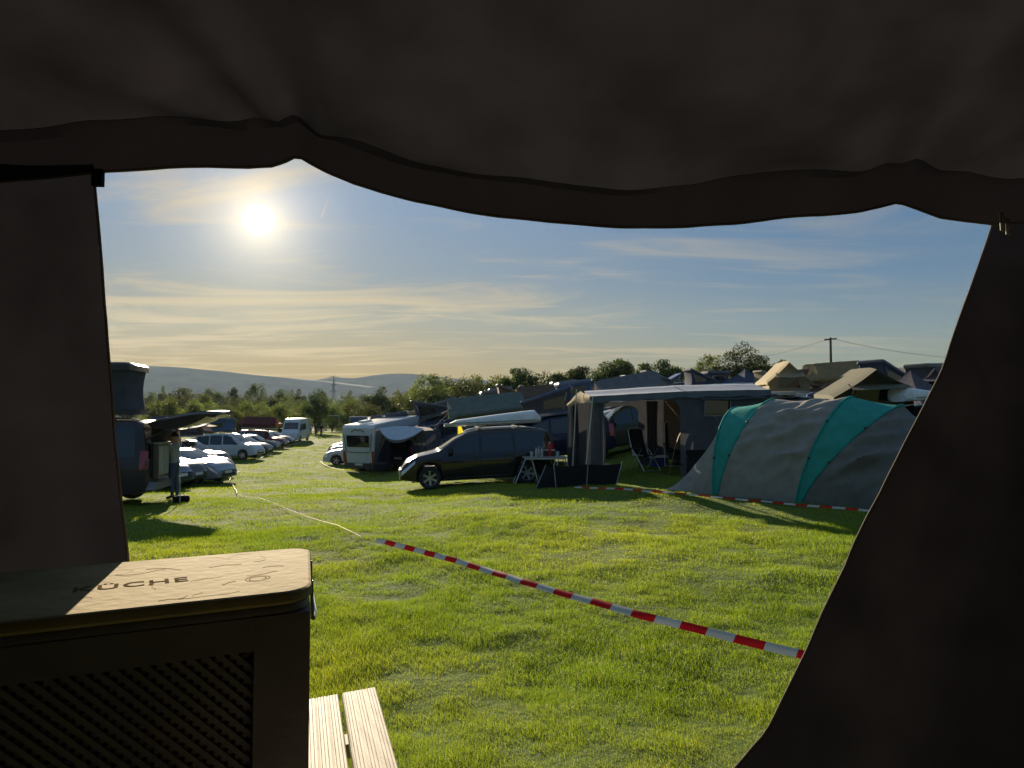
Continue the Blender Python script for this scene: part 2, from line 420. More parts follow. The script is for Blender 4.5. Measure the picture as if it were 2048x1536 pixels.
# ------------------------------------------------------------------ grass blades
def grass_mat():
    m=bpy.data.materials.new('grass_blade'); m.use_nodes=True; N,L=nt(m); N.clear()
    out=N.new('ShaderNodeOutputMaterial'); at_=N.new('ShaderNodeAttribute'); at_.attribute_name='tint'
    d=N.new('ShaderNodeBsdfPrincipled'); d.inputs['Roughness'].default_value=.5; d.inputs['Specular IOR Level'].default_value=.25
    t=N.new('ShaderNodeBsdfTranslucent'); mx=N.new('ShaderNodeMixShader'); mx.inputs[0].default_value=.55
    br=N.new('ShaderNodeMix'); br.data_type='RGBA'; br.blend_type='MULTIPLY'; br.inputs[0].default_value=1; br.inputs[7].default_value=(1.15,1.15,.8,1)
    L.new(at_.outputs['Color'],d.inputs['Base Color']); L.new(at_.outputs['Color'],br.inputs[6]); L.new(br.outputs[2],t.inputs['Color'])
    L.new(d.outputs[0],mx.inputs[1]); L.new(t.outputs[0],mx.inputs[2]); L.new(mx.outputs[0],out.inputs[0]); return m
def build_grass():
    bands=[(2.9,5,16000,1.0,2.0),(5,8,10000,1.0,2.6),(8,13,4200,1.0,3.9),(13,22,1200,1.0,6),(22,40,260,1.05,13),(40,75,80,1.1,26),(75,135,20,1.25,50)]
    P=[];Hh=[];Ww=[]
    for d0,d1,den,hs,wmm in bands:
        n=int(den*math.radians(84)/2*(d1*d1-d0*d0))
        r=np.sqrt(RNG.uniform(d0*d0,d1*d1,n)); a=np.radians(RNG.uniform(-42,42,n))
        x=r*np.sin(a); y=r*np.cos(a)
        lush=pnoise(x,y,1.1,5,2)*.55+pnoise(x,y,4.5,6,2)*.45
        keep=RNG.random(n)<np.clip((lush-.30)*2.2+.62,.6,1); x=x[keep];y=y[keep];lush=lush[keep]
        P.append(np.stack([x,y,gzt(x,y)-.008],-1))
        Hh.append((.022+.056*np.clip((lush-.3)*2.0,0,1))*RNG.uniform(.55,1.35,len(x))*hs); Ww.append(np.full(len(x),wmm*.001)*RNG.uniform(.7,1.3,len(x)))
    P=np.concatenate(P);H=np.concatenate(Hh);W=np.concatenate(Ww); n=len(P)
    th=RNG.uniform(0,2*math.pi,n); dirx=np.cos(th);diry=np.sin(th)      # facing
    lean=RNG.uniform(.15,1.0,n); la=RNG.normal(2.2,1.6,n); lx=np.cos(la)*lean*H; ly=np.sin(la)*lean*H
    V=np.empty((n,5,3))
    sx=dirx*W/2; sy=diry*W/2
    V[:,0]=P+np.stack([-sx,-sy,0*H],-1); V[:,1]=P+np.stack([sx,sy,0*H],-1)
    mid=P+np.stack([lx*.35,ly*.35,H*.6],-1)
    V[:,2]=mid+np.stack([sx*.8,sy*.8,0*H],-1); V[:,3]=mid+np.stack([-sx*.8,-sy*.8,0*H],-1)
    V[:,4]=P+np.stack([lx,ly,H*(1-.25*lean)],-1)
    me=bpy.data.meshes.new('grass')
    me.vertices.add(n*5); me.vertices.foreach_set('co',V.reshape(-1))
    b=np.arange(n)*5
    loops=np.stack([b,b+1,b+2,b+3,b+3,b+2,b+4],-1).reshape(-1)
    me.loops.add(n*7); me.loops.foreach_set('vertex_index',loops.astype(np.int32))
    me.polygons.add(n*2)
    ls=np.stack([np.arange(n)*7,np.arange(n)*7+4],-1).reshape(-1); me.polygons.foreach_set('loop_start',ls.astype(np.int32))
    me.polygons.foreach_set('use_smooth',np.ones(n*2,bool))
    x,y=P[:,0],P[:,1]
    dry=np.clip(pnoise(x,y,.5,8,3)*1.6-.45,0,1)*.6+RNG.random(n)*.4
    g0=np.array(GRASS0);g1=np.array(GRASS1)
    c=g0+(g1-g0)*dry[:,None]; c*=RNG.uniform(.65,1.3,n)[:,None]
    straw=RNG.random(n)<.035; c[straw]=np.array([.30,.25,.10])
    rgba=np.ones((n,5,4)); rgba[:,:,:3]=c[:,None,:]
    at_=me.attributes.new('tint','FLOAT_COLOR','POINT'); at_.data.foreach_set('color',rgba.reshape(-1))
    me.materials.append(grass_mat()); me.update(); me.validate()
    o=bpy.data.objects.new('grass',me); COL.objects.link(o); tag(o,'short meadow grass of the camping field','grass',kind='stuff')
    print('blades',n)
GRASS0=(.14,.235,.014); GRASS1=(.34,.37,.032)
build_grass()
# ------------------------------------------------------------------ the dark tent we look out of
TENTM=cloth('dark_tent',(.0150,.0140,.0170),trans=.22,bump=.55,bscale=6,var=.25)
HEMM=cloth('tent_hem_sunlit',(.16,.14,.12),trans=.4,bump=.2)  # hem colour kept pale to paint a sunlit rim along the edges
STRAPM=cloth('tent_strap',(.45,.43,.40),trans=.1,bump=.1)
def interp_poly(pts,t):
    xs=[p[0] for p in pts]; ys=[p[1] for p in pts]
    return float(np.interp(t,xs,ys))
def smooth_poly(pts,n):
    """points along a polyline, evenly spaced, corners a little rounded"""
    P=[Vector((a,b,0)) for a,b in pts]; d=[0]
    for a,b in zip(P,P[1:]): d.append(d[-1]+(b-a).length)
    out=[]
    for i in range(n):
        t=d[-1]*i/(n-1)
        out.append((float(np.interp(t,d,[p.x for p in P])),float(np.interp(t,d,[p.y for p in P]))))
    return out
def fn(x,y,s,seed=0): return (mnoise.noise(Vector((x*s+seed*7.1,y*s-seed*3.3,seed*1.7))))
ROOF_EDGE=[(-1900,420),(-600,385),(0,362),(120,352),(205,345),(330,337),(420,337),(500,341),(545,338),(570,329),(597,314),(625,331),(660,350),(710,371),(760,386),(830,403),(900,416),(1000,433),(1100,444),(1240,452),(1380,454),(1480,449),(1560,440),(1640,434),(1720,424),(1760,414),(1795,404),(1830,416),(1880,435),(1930,443),(1985,449),(2150,440),(2600,430),(3900,480)]
tent=thing('awning_tent','dark brown tent whose open doorway frames the whole camp field','tent',(0,0,.22))
def edge_pt(px,py):
    k=(px-CX)/F; D=1.58/(1-.09*k); return at(px,py,D)
def build_tent():
    M=Matrix.Translation((0,0,-.22))
    # roof with its front valance
    pxs=np.concatenate([np.linspace(-1900,-100,20,endpoint=False),np.linspace(-100,2150,150,endpoint=False),np.linspace(2150,3900,20)])
    rows=[]; prof=[(0,0),(.02,.035),(.035,.075),(.06,.085),(.10,.10),(.16,.125),(.24,.16),(.34,.20),(.46,.245),(.6,.29),(.8,.34),(1.1,.40),(1.6,.46),(2.2,.44),(3.0,.36),(4.2,.20)]
    for j,(back,up) in enumerate(prof):
        row=[]
        for px in pxs:
            p=edge_pt(px,interp_poly(ROOF_EDGE,px))
            # the tight peaks soften towards the back, belly between them
            flat=edge_pt(px,395); w=math.exp(-back*2.2)
            z=flat.z+(p.z-flat.z)*w
            rad=0
            for pk,am in ((597,1.0),(1795,.8)):
                q=edge_pt(pk,330); dx=p.x-q.x; ang=math.atan2(dx,back+.05); rr=math.hypot(dx,back)
                rad+=am*.022*math.sin(ang*9)*math.exp(-rr*1.4)*min(1,back*6)
            belly=-.05*math.exp(-((p.x-.35)/.55)**2)*math.sin(min(1,back/.5)*math.pi)
            wr=.024*fn(p.x,back*1.4,3.1,2)+.009*fn(p.x,back*1.5,9,4)
            row.append((p.x*(1+.03*back),p.y-back+.012*fn(p.x,j*.3,6,1),z+up+rad+belly+wr*min(1,back*8+.25)))
        rows.append(row)
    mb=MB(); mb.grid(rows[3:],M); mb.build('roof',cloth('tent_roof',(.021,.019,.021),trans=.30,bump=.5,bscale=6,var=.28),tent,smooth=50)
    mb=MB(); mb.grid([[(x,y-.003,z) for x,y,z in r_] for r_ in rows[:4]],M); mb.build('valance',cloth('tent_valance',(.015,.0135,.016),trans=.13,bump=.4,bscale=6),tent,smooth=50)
    mb=MB(); mb.tube([M@Vector(p)+Vector((0,-.004,0)) for p in rows[0][12:-8]],.0032,6); mb.build('hem',HEMM,tent)
    # left side panel beside the doorway
    L=[(186,330),(190,375),(199,470),(208,590),(216,690),(222,760),(229,870),(240,980),(250,1065),(257,1125),(268,1240),(290,1500),(330,1900)]
    edge=[]; rows=[]
    for j in range(46):
        py=330+(1900-330)*(j/45)
        px=float(np.interp(py,[b for a,b in L],[a for a,b in L]))+1.2*fn(py*.01,0,3,5)
        e=at(px,py,1.50); e.z=max(e.z,.22)
        row=[]
        for i in range(36):
            s=i/35; x=e.x+(-2.35-e.x)*s; t=j/45
            y=1.50+.075*math.sin(s*22+.6*math.sin(t*3))*min(1,s*6)*(.35+.65*t)+.03*fn(x,e.z,2.2,3)*min(1,s*8)
            row.append((x,y,e.z))
        rows.append(row); edge.append(M@Vector(rows[-1][0]))
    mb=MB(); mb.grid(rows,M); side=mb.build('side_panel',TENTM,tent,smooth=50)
    mb=MB(); mb.tube(edge,.0028,6); mb.build('hem',HEMM,tent)
    # right door flap, drawn towards the middle at the bottom
    Rr=[(1995,405),(1985,449),(1975,480),(1958,530),(1930,605),(1907,670),(1888,730),(1868,775),(1843,825),(1808,888),(1786,935),(1762,985),(1735,1032),(1705,1095),(1690,1135),(1662,1190),(1640,1240),(1615,1298),(1590,1350),(1568,1395),(1548,1436),(1530,1468),(1500,1500),(1470,1536),(1400,1600),(1290,1700),(1150,1850),(1050,2000)]
    ed=smooth_poly(Rr,70); rows=[]; edge=[]
    for j,(px,py) in enumerate(ed):
        t=j/69; D=1.78-.42*t
        e=at(px+2.0*fn(j*.4,0,1,9),py,D); e.z=max(e.z,.22)
        row=[]
        for i in range(40):
            s=i/39; end=Vector((2.55,1.72-.1*t,max(.22,2.62-2.55*t)))
            p=e.lerp(end,s)
            p.y+=(.085*math.sin(s*15-1.2*t)*min(1,s*5)+.04*fn(p.x*1.2,p.z,1.7,6)*min(1,s*5))
            row.append(tuple(p))
        rows.append(row); edge.append(M@e)
    mb=MB(); mb.grid(rows,M,flip=True); mb.build('door_flap',cloth('tent_flap_shaded',(.013,.0122,.0145),trans=.14,bump=.55,bscale=6,var=.25),tent,smooth=50)  # darker copy of the tent cloth, painting the flap as more shaded
    mb=MB(); mb.tube(edge,.003,6); mb.build('hem',HEMM,tent)
    # closed walls behind us
    def wall(a,b,n,name):
        rows=[]
        for j in range(14):
            z=.22+(2.75-.22)*j/13; row=[]
            for i in range(n):
                s=i/(n-1); p=Vector(a).lerp(Vector(b),s); d=(Vector(b)-Vector(a)).normalized()
                o=.03*math.sin(s*30)+.03*fn(s*6,z,1.5,8); row.append((p.x-d.y*o,p.y+d.x*o,z))
            rows.append(row)
        mb=MB(); mb.grid(rows,M); return mb.build(name,TENTM,tent,smooth=50)
    wall((-2.35,1.55,0),(-2.5,-2.5,0),30,'side_wall'); wall((2.55,1.72,0),(2.6,-2.5,0),30,'side_wall'); wall((-2.6,-2.45,0),(2.7,-2.45,0),34,'back_wall')
    # loose tie straps under the roof corner
    mb=MB()
    for px,py0,py1 in ((2003,424,462),(2014,436,470)):
        a=M@at(px,py0,1.62); b=M@at(px+3,py1,1.60); mb.bar(a,b,.012,.002,up=(0,1,0))
    mb.build('tie_strap',STRAPM,tent)
    mb=MB(); a=M@at(192,352,1.49); b=M@at(206,340,1.50); mb.box(M@at(196,356,1.495),(.022,.012,.036)); mb.build('corner_toggle',TENTM,tent)
build_tent()

# ------------------------------------------------------------------ kitchen crate on a slatted table
LIDM=mat('worn_lid_board',(.36,.28,.135),rough=.85,var=.16,scale=7,bump=.10,bscale=45,col2=(.44,.35,.185),spec=.06)
CRATEM=mat('crate_plastic',(.19,.165,.16),rough=.5,var=.15,bump=.1)
INKM=mat('faded_marker',(.15,.105,.06),rough=1,var=.6,scale=60,spec=0)
INK2=mat('faint_scribble',(.28,.215,.105),rough=1,var=.25,scale=30,spec=0)
PLANKM=mat('pale_planed_wood',(.52,.455,.345),rough=.6,var=.12,scale=5,bump=.06,bscale=25,stretch=(14,1.2,6),col2=(.66,.59,.47),spec=.08)
def shear(k): 
    m=Matrix.Identity(4); m[0][1]=k; return m
def rounded(w,d,r,n=6):
    pts=[]
    for cx,cy,a0 in ((w/2-r,d/2-r,0),(-w/2+r,d/2-r,90),(-w/2+r,-d/2+r,180),(w/2-r,-d/2+r,270)):
        for i in range(n+1):
            a=R(a0+90*i/n); pts.append((cx+r*math.cos(a),cy+r*math.sin(a)))
    return pts
CR=R(26); CRS=.17
LIDZ=CAMZ-.300; TABZ=1.10
corner=Vector((-.339,1.219,0))
ux=Vector((math.cos(CR),math.sin(CR),0)); uy=Vector((-math.sin(CR),math.cos(CR),0))
CW,CD=.64,.395
cc=corner-ux*(CW/2)+ (uy+ux*CRS)*(CD/2)
crate=thing('kitchen_crate','dark lattice sided kitchen crate with worn beige lid on the slatted table','crate',(cc.x,cc.y,TABZ),CR)
def build_crate():
    S=shear(CRS); H=LIDZ-TABZ
    def rim(mb,w,d,r,z0,z1,inset=0,bev=.006):
        o=rounded(w,d,r); n=len(o)
        def ring(k,z): return [S@Vector((x*(1-2*k/w),y*(1-2*k/d),z)) for x,y in o]
        rows=[ring(bev,z0),ring(0,z0+bev),ring(0,z1-bev),ring(bev*.3,z1-bev*.3),ring(bev,z1)]
        rows=[r_+[r_[0]] for r_ in rows]; mb.grid(rows)
        mb.poly(ring(bev,z1)); mb.poly(ring(bev,z0)[::-1])
    mb=MB(); rim(mb,CW,CD,.045,H-.022,H); lid=mb.build('lid',LIDM,crate,smooth=40)
    mb=MB(); rim(mb,CW-.012,CD-.012,.04,H-.038,H-.0225,bev=.003); mb.build('lid_rim',CRATEM,lid,smooth=40)
    # body: posts, rails, lattice and dark inside
    mb=MB(); w,d=CW-.006,CD-.010; top=H-.038
    def bx(c,dm): 
        mb.box(c,dm,M=S)
    for sx in (-1,1):
        for sy in (-1,1): bx((sx*(w/2-.045),sy*(d/2-.03),top/2),(.09,.06,top))
    for sy in (-1,1):
        bx((0,sy*(d/2-.014),top-.027),(w-.17,.026,.054)); bx((0,sy*(d/2-.014),.04),(w-.12,.026,.08)); 
    for sx in (-1,1):
        bx((sx*(w/2-.014),0,top-.04),(.026,d-.1,.08)); bx((sx*(w/2-.014),0,.04),(.026,d-.1,.08))
        for k in range(5): bx((sx*(w/2-.008),-d/2+.075+k*(d-.15)/4,top/2),(.012,.016,top-.16))
    mb.build('crate_frame',CRATEM,crate,smooth=0)
    mb=MB()
    for sy in (-1,1):
        y=sy*(d/2-.016); x0,x1=-w/2+.09,w/2-.09; z0,z1=.08,top-.054; hgt=z1-z0
        k=x0-hgt
        while k<x1:
            for s_ in (1,-1):
                xa,xb=(k,k+hgt) if s_>0 else (k+hgt,k)
                a=Vector((xa,y,z0)); b=Vector((xb,y,z1))
                # clip to the opening
                ta=[0,1]
                for lim in (x0,x1):
                    t=(lim-xa)/(xb-xa)
                    if 0<t<1:
                        inside0=x0<=xa<=x1
                        if inside0: ta[1]=min(ta[1],t)
                        else: ta[0]=max(ta[0],t) if (x0<=xb<=x1) else ta[0]
                if not (x0<=xa<=x1) and not (x0<=xb<=x1): 
                    ts=sorted([(x0-xa)/(xb-xa),(x1-xa)/(xb-xa)]); ta=[max(0,ts[0]),min(1,ts[1])]
                if ta[1]-ta[0]>.05:
                    p=a.lerp(b,ta[0]); q=a.lerp(b,ta[1]); off=Vector((0,.003*s_,0))
                    mb.bar(S@(p+off),S@(q+off),.0085,.003,up=(0,1,0))
            k+=.0215
    mb.build('lattice_panel',CRATEM,crate,smooth=0)
    mb=MB(); mb.box((0,0,top/2),(w-.075,d-.05,top-.01),M=S); mb.build('inner_shade_backing',mat('crate_inside_shade',(.12,.105,.10),rough=.8),crate,smooth=0)  # dark backing block stands in for the shaded inside of the crate
    # side clasp of light metal
    mb=MB(); x=CW/2-.002
    for y in (-.08,.10): mb.bar(S@Vector((x+.002,y,H-.012)),S@Vector((x+.004,y-.012,H-.08)),.012,.004,up=(1,0,0))
    mb.tube([S@Vector((x+.006,-.085,H-.08)),S@Vector((x+.010,0,H-.09)),S@Vector((x+.006,.095,H-.08))],.004,8)
    mb.build('handle_clasp',ALU,crate)
    # lettering, hand drawn, half rubbed off
    def letters(body,size,px,py,mat_,ang,ext=.0006):
        cu=bpy.data.curves.new('t','FONT'); cu.body=body; cu.size=size; cu.align_x='LEFT'; cu.space_character=1.12; cu.offset=.0006
        o=bpy.data.objects.new('t',cu); COL.objects.link(o)
        dg=bpy.context.evaluated_depsgraph_get(); me=bpy.data.meshes.new_from_object(o.evaluated_get(dg))
        bpy.data.objects.remove(o); me.name='lettering'; me.materials.clear(); me.materials.append(mat_)
        q=ray(px,py); t=(LIDZ-CAMZ)/q.z; wp=Vector((0,0,CAMZ))+q*t
        lp=Matrix.Rotation(-CR,4,'Z')@(wp-Vector((cc.x,cc.y,0))); 
        ob=bpy.data.objects.new('lettering',me); COL.objects.link(ob); ob.parent=lid
        ob.location=(lp.x,lp.y,H+ext); ob.rotation_euler=(0,0,ang)
        return ob
    letters('K\u00dcCHE',.051,140,1186,INKM,R(2))
    # scratches and scribbles worn into the lid
    mb=MB(); rr=random.Random(3)
    for k in range(22):
        x=rr.uniform(-.12,.27); y=rr.uniform(-.16,.15); a=rr.uniform(0,6.3); pts=[]
        for i in range(rr.randint(4,10)):
            pts.append(S@Vector((max(-.3,min(.29,x)),max(-.17,min(.17,y)),H+.0003))); a+=rr.uniform(-.9,.9); st=rr.uniform(.006,.018); x+=math.cos(a)*st; y+=math.sin(a)*st*.8
        hw=rr.choice([.0006,.0009,.0014]); mb.grid([[p_+Vector((0,-hw,0)),p_+Vector((0,hw,0))] for p_ in pts])
    # round emblem near the far corner
    for r_ in (.021,.015):
        mb.grid([[S@Vector((.225+q_*math.cos(t*.3142),-.075+q_*math.sin(t*.3142),H+.00035)) for q_ in (r_-.0008,r_+.0008)] for t in range(21)])
    mb.build('scribble',INK2,lid)
build_crate()
def build_table():
    S=shear(.18)
    far=Vector((-.424,2.24,0)); a=R(27); vx=Vector((math.cos(a),math.sin(a),0)); vy=Vector((-math.sin(a),math.cos(a),0))+vx*.18
    L=1.75; base=.22
    c=far-vy*(L/2)-vx*.33
    t=thing('slatted_table','pale slatted wooden table under the kitchen crate','table',(c.x,c.y,base),a)
    w=.103; gap=.013
    for i in range(5):
        x=.33-w/2-i*(w+gap); mb=MB(); n=11; prof=[]
        for k in range(n):
            x0=-w/2+.004+k*(w-.008)/n; x1=x0+(w-.008)/n
            prof+= [(x0,0),(x0+.0025,0),(x0+.0035,-.0022),(x1-.0045 if k%2 else x1-.004,-.0022 if k in(3,7) else 0)]
        prof=[(-w/2,-.003)]+prof+[(w/2-.003,0),(w/2,-.003)]
        jag=random.uniform(-.006,.006)
        rows=[[S@Vector((x+px,y,TABZ-base-.0005+pz)) for px,pz in prof] for y in (-L/2,-L/4,0,L/4,L/2+jag)]
        mb.grid(rows,flip=False)
        mb.box((x,jag/2,TABZ-base-.016),(w,L+jag,.024),M=S)
        mb.build('plank',PLANKM,t,smooth=20)
    for y in (-L/2+.25,L/2-.25):
        mb=MB(); mb.box((0,y,TABZ-base-.048),(.62,.06,.038),M=S); mb.build('cross_beam',PLANKM,t,smooth=0)
    for y in (-L/2+.25,L/2-.25):
        for s_ in (-1,1):
            mb=MB(); mb.bar(S@Vector((s_*.18,y,TABZ-base-.067)),S@Vector((s_*.30,y,0)),.06,.045,up=(0,1,0)); mb.build('leg',PLANKM,t,smooth=0)
build_table()
# ------------------------------------------------------------------ vehicles
def lerp(a,b,t): return a+(b-a)*t
def tabf(pts):
    xs=[p[0] for p in pts]; ys=[p[1] for p in pts]
    return lambda x: float(np.interp(x,xs,ys))
WHEELS={}
def wheel_meshes(r,w,spokes):
    key=(round(r,3),round(w,3),spokes)
    if key in WHEELS: return WHEELS[key]
    mb=MB(); h=w/2
    mb.lathe([(r*.66,-h*.9),(r*.9,-h),(r*.985,-h*.75),(r,-h*.3),(r,h*.3),(r*.985,h*.75),(r*.9,h),(r*.66,h*.9)],28,axis='y',cap=False)
    ty=mb.build('tyre',RUBBER,smooth=40)
    mb=MB()
    mb.lathe([(r*.60,h*.55),(r*.68,h*.88),(r*.705,h*.86),(r*.66,h*.5)],28,axis='y',cap=False); mb.lathe([(r*.60,-h*.55),(r*.68,-h*.88),(r*.705,-h*.86),(r*.66,-h*.5)],28,axis='y',cap=False)
    for s_ in (1,-1):
        mb.lathe([(.001,s_*h*.72),(r*.16,s_*h*.70),(r*.18,s_*h*.5)],14,axis='y',cap=False)
        for k in range(spokes):
            a=2*math.pi*k/spokes
            mb.bar((math.cos(a)*r*.12,s_*h*.60,math.sin(a)*r*.12),(math.cos(a)*r*.645,s_*h*.70,math.sin(a)*r*.645),r*.17,h*.14,up=(0,1,0))
    ri=mb.build('rim',ALLOY,smooth=40)
    mb=MB(); mb.lathe([(.001,h*.3),(r*.64,h*.3)],20,axis='y',cap=False); mb.lathe([(.001,-h*.3),(r*.64,-h*.3)],20,axis='y',cap=False)
    dk=mb.build('backing_disc',BLACKP,smooth=0)  # plain dark disc backing the spokes on both faces
    ms=(ty.data,ri.data,dk.data)
    for o in (ty,ri,dk): bpy.data.objects.remove(o)
    WHEELS[key]=ms; return ms
def add_wheel(root,x,y,r,w,spokes,steer=0):
    ty,ri,dk=wheel_meshes(r,w,spokes)
    o=bpy.data.objects.new('wheel',ty); COL.objects.link(o); o.parent=root; o.location=(x,y,r); o.rotation_euler=(0,random.uniform(0,1.2),steer)
    for nm,me in (('rim',ri),('backing_disc',dk)):
        c=bpy.data.objects.new(nm,me); COL.objects.link(c); c.parent=o
    return o
class Shape:
    """outline of a car body: lookup functions shared by panels, glass and lamps"""
    def __init__(s,L,W,top,belt,roofw=.80,sill=.24,arch=(),rw=.32,nose=.16,tail=.10,belt_in=.955,roof_from=None):
        s.L,s.W=L,W; s.top=tabf(top); s.belt=tabf(belt); s.roofw=roofw; s.sill=sill; s.arch=arch; s.rw=rw; s.nose=nose; s.tail=tail; s.bi=belt_in
        s.zr=max(p[1] for p in top)
    def half(s,x):
        t=abs(x)/(s.L/2); k=s.nose if x>0 else s.tail
        return s.W/2*(1-k*min(1,max(0,(t-.55)/.45))**2.2)
    def low(s,x):
        z=s.sill+ (.06*max(0,(abs(x)/(s.L/2)-.82)/.18))
        for xa in s.arch:
            d=abs(x-xa); Ra=s.rw*1.19
            if d<Ra: z=max(z,s.rw+math.sqrt(Ra*Ra-d*d)*.98)
        return z
    def sec(s,x):
        w=s.half(x); zt=s.top(x); zb=min(s.belt(x),zt-.02); zl=min(s.low(x),zb-.10)
        g=max(0,min(1,(zt-zb-.02)/max(.05,s.zr-s.belt(0)-.02)))
        wb=w*s.bi; wt=lerp(wb*.97,w*s.roofw,g); gl=zt-zb
        crown=.035*(w/(s.W/2))
        P=[(0,zl),(w*.90,zl),(w*.975,zl+.02),(w,lerp(zl,zb,.35)),(w*.995,lerp(zl,zb,.70)),(w*.985,zb-.05),(wb,zb)]
        P+=[(lerp(wb,wt,.33),zb+gl*.30),(lerp(wb,wt,.66),zb+gl*.62),(lerp(wb,wt,.93),zb+gl*.88),(wt*.955,zt-.012),(wt*.85,zt+crown*.35),(wt*.5,zt+crown*.8),(0,zt+crown)]
        return P
    def side_y(s,x,z):
        P=s.sec(x)
        for a,b in zip(P[2:10],P[3:11]):
            if a[1]<=z<=b[1]: return lerp(a[0],b[0],(z-a[1])/max(1e-5,b[1]-a[1]))
        return P[9][0]
    def top_z(s,x,f):
        """z on the upper surface at fraction f (-1..1) of the roof width"""
        P=s.sec(x); wt=P[10][0]/.955; y=abs(f)*wt
        ys=[0,wt*.5,wt*.85,wt*.955]; zs=[P[13][1],P[12][1],P[11][1],P[10][1]]
        return f*wt, float(np.interp(y,ys,zs))
def stations(sh,n=46):
    L=sh.L/2; xs=set(np.linspace(-L+.0,L-.0,n).round(4))
    for xa in sh.arch:
        for t in np.linspace(-1,1,13): xs.add(round(xa+t*sh.rw*1.19,4))
        xs.add(round(xa-sh.rw*1.195,4)); xs.add(round(xa+sh.rw*1.195,4))
    return sorted(xs)
def body_mesh(sh,matl,name='body',roof=None):
    mb=MB(); rows=[]; X=stations(sh)
    for x in X:
        P=sh.sec(x)
        rows.append([(x,y,z) for y,z in P]+[(x,-y,z) for y,z in P[::-1][1:]])
    # blunt rounded ends
    def cap(row,dx,shr):
        c=Vector((row[0][0],0,sum(p[2] for p in row)/len(row)))
        return [(p[0]+dx,p[1]*shr,c.z+(p[2]-c.z)*shr) for p in row]
    rows=[cap(rows[0],-.045,.80),cap(rows[0],-.03,.93)]+rows+[cap(rows[-1],.03,.93),cap(rows[-1],.045,.80)]
    rows=[r+[r[0]] for r in rows]
    mb.grid(rows)
    for r_,fl in ((rows[0],False),(rows[-1],True)):
        q=[Vector(p) for p in r_[:-1]]; c=sum(q,Vector())/len(q); n=len(q)
        mb.add(q+[c],[((i,(i+1)%n,n) if not fl else ((i+1)%n,i,n)) for i in range(n)])
    return mb
def side_window(sh,x0,x1,side,lo=.03,hi=.10,off=.007,n=10,s0=0,s1=0):
    """strip of glass on the flank between x0 and x1; s0/s1 slant the ends"""
    rows=[]
    for i in range(n+1):
        t=i/n; xb=lerp(x0,x1,t); row=[]
        for j in range(4):
            v=j/3; x=xb+v*lerp(s0,s1,t)
            zb=sh.belt(x)+lo; zt=sh.top(x)-hi
            if zt<zb+.01: zt=zb+.01
            z=lerp(zb,zt,v); row.append((x,side*(sh.side_y(x,z)+off),z))
        rows.append(row)
    mb=MB(); mb.grid(rows,flip=(side<0)); return mb
def top_glass(sh,x0,x1,wf=.86,off=.008,n=8,flip=False):
    rows=[]
    for i in range(n+1):
        x=lerp(x0,x1,i/n); row=[]
        for k in range(9):
            f=lerp(-wf,wf,k/8); y,z=sh.top_z(x,f); row.append((x,y,z+off))
        rows.append(row)
    mb=MB(); mb.grid(rows,flip=not flip); return mb
def back_glass(sh,z0,z1,wf=.84):
    x=-sh.L/2-.048; rows=[]
    for z in (z0,z1):
        w=sh.side_y(-sh.L/2+.02,z)*wf*.92; rows.append([(x-.004,lerp(-w,w,k/6),z) for k in range(7)])
    mb=MB(); mb.grid(rows,flip=True); return mb
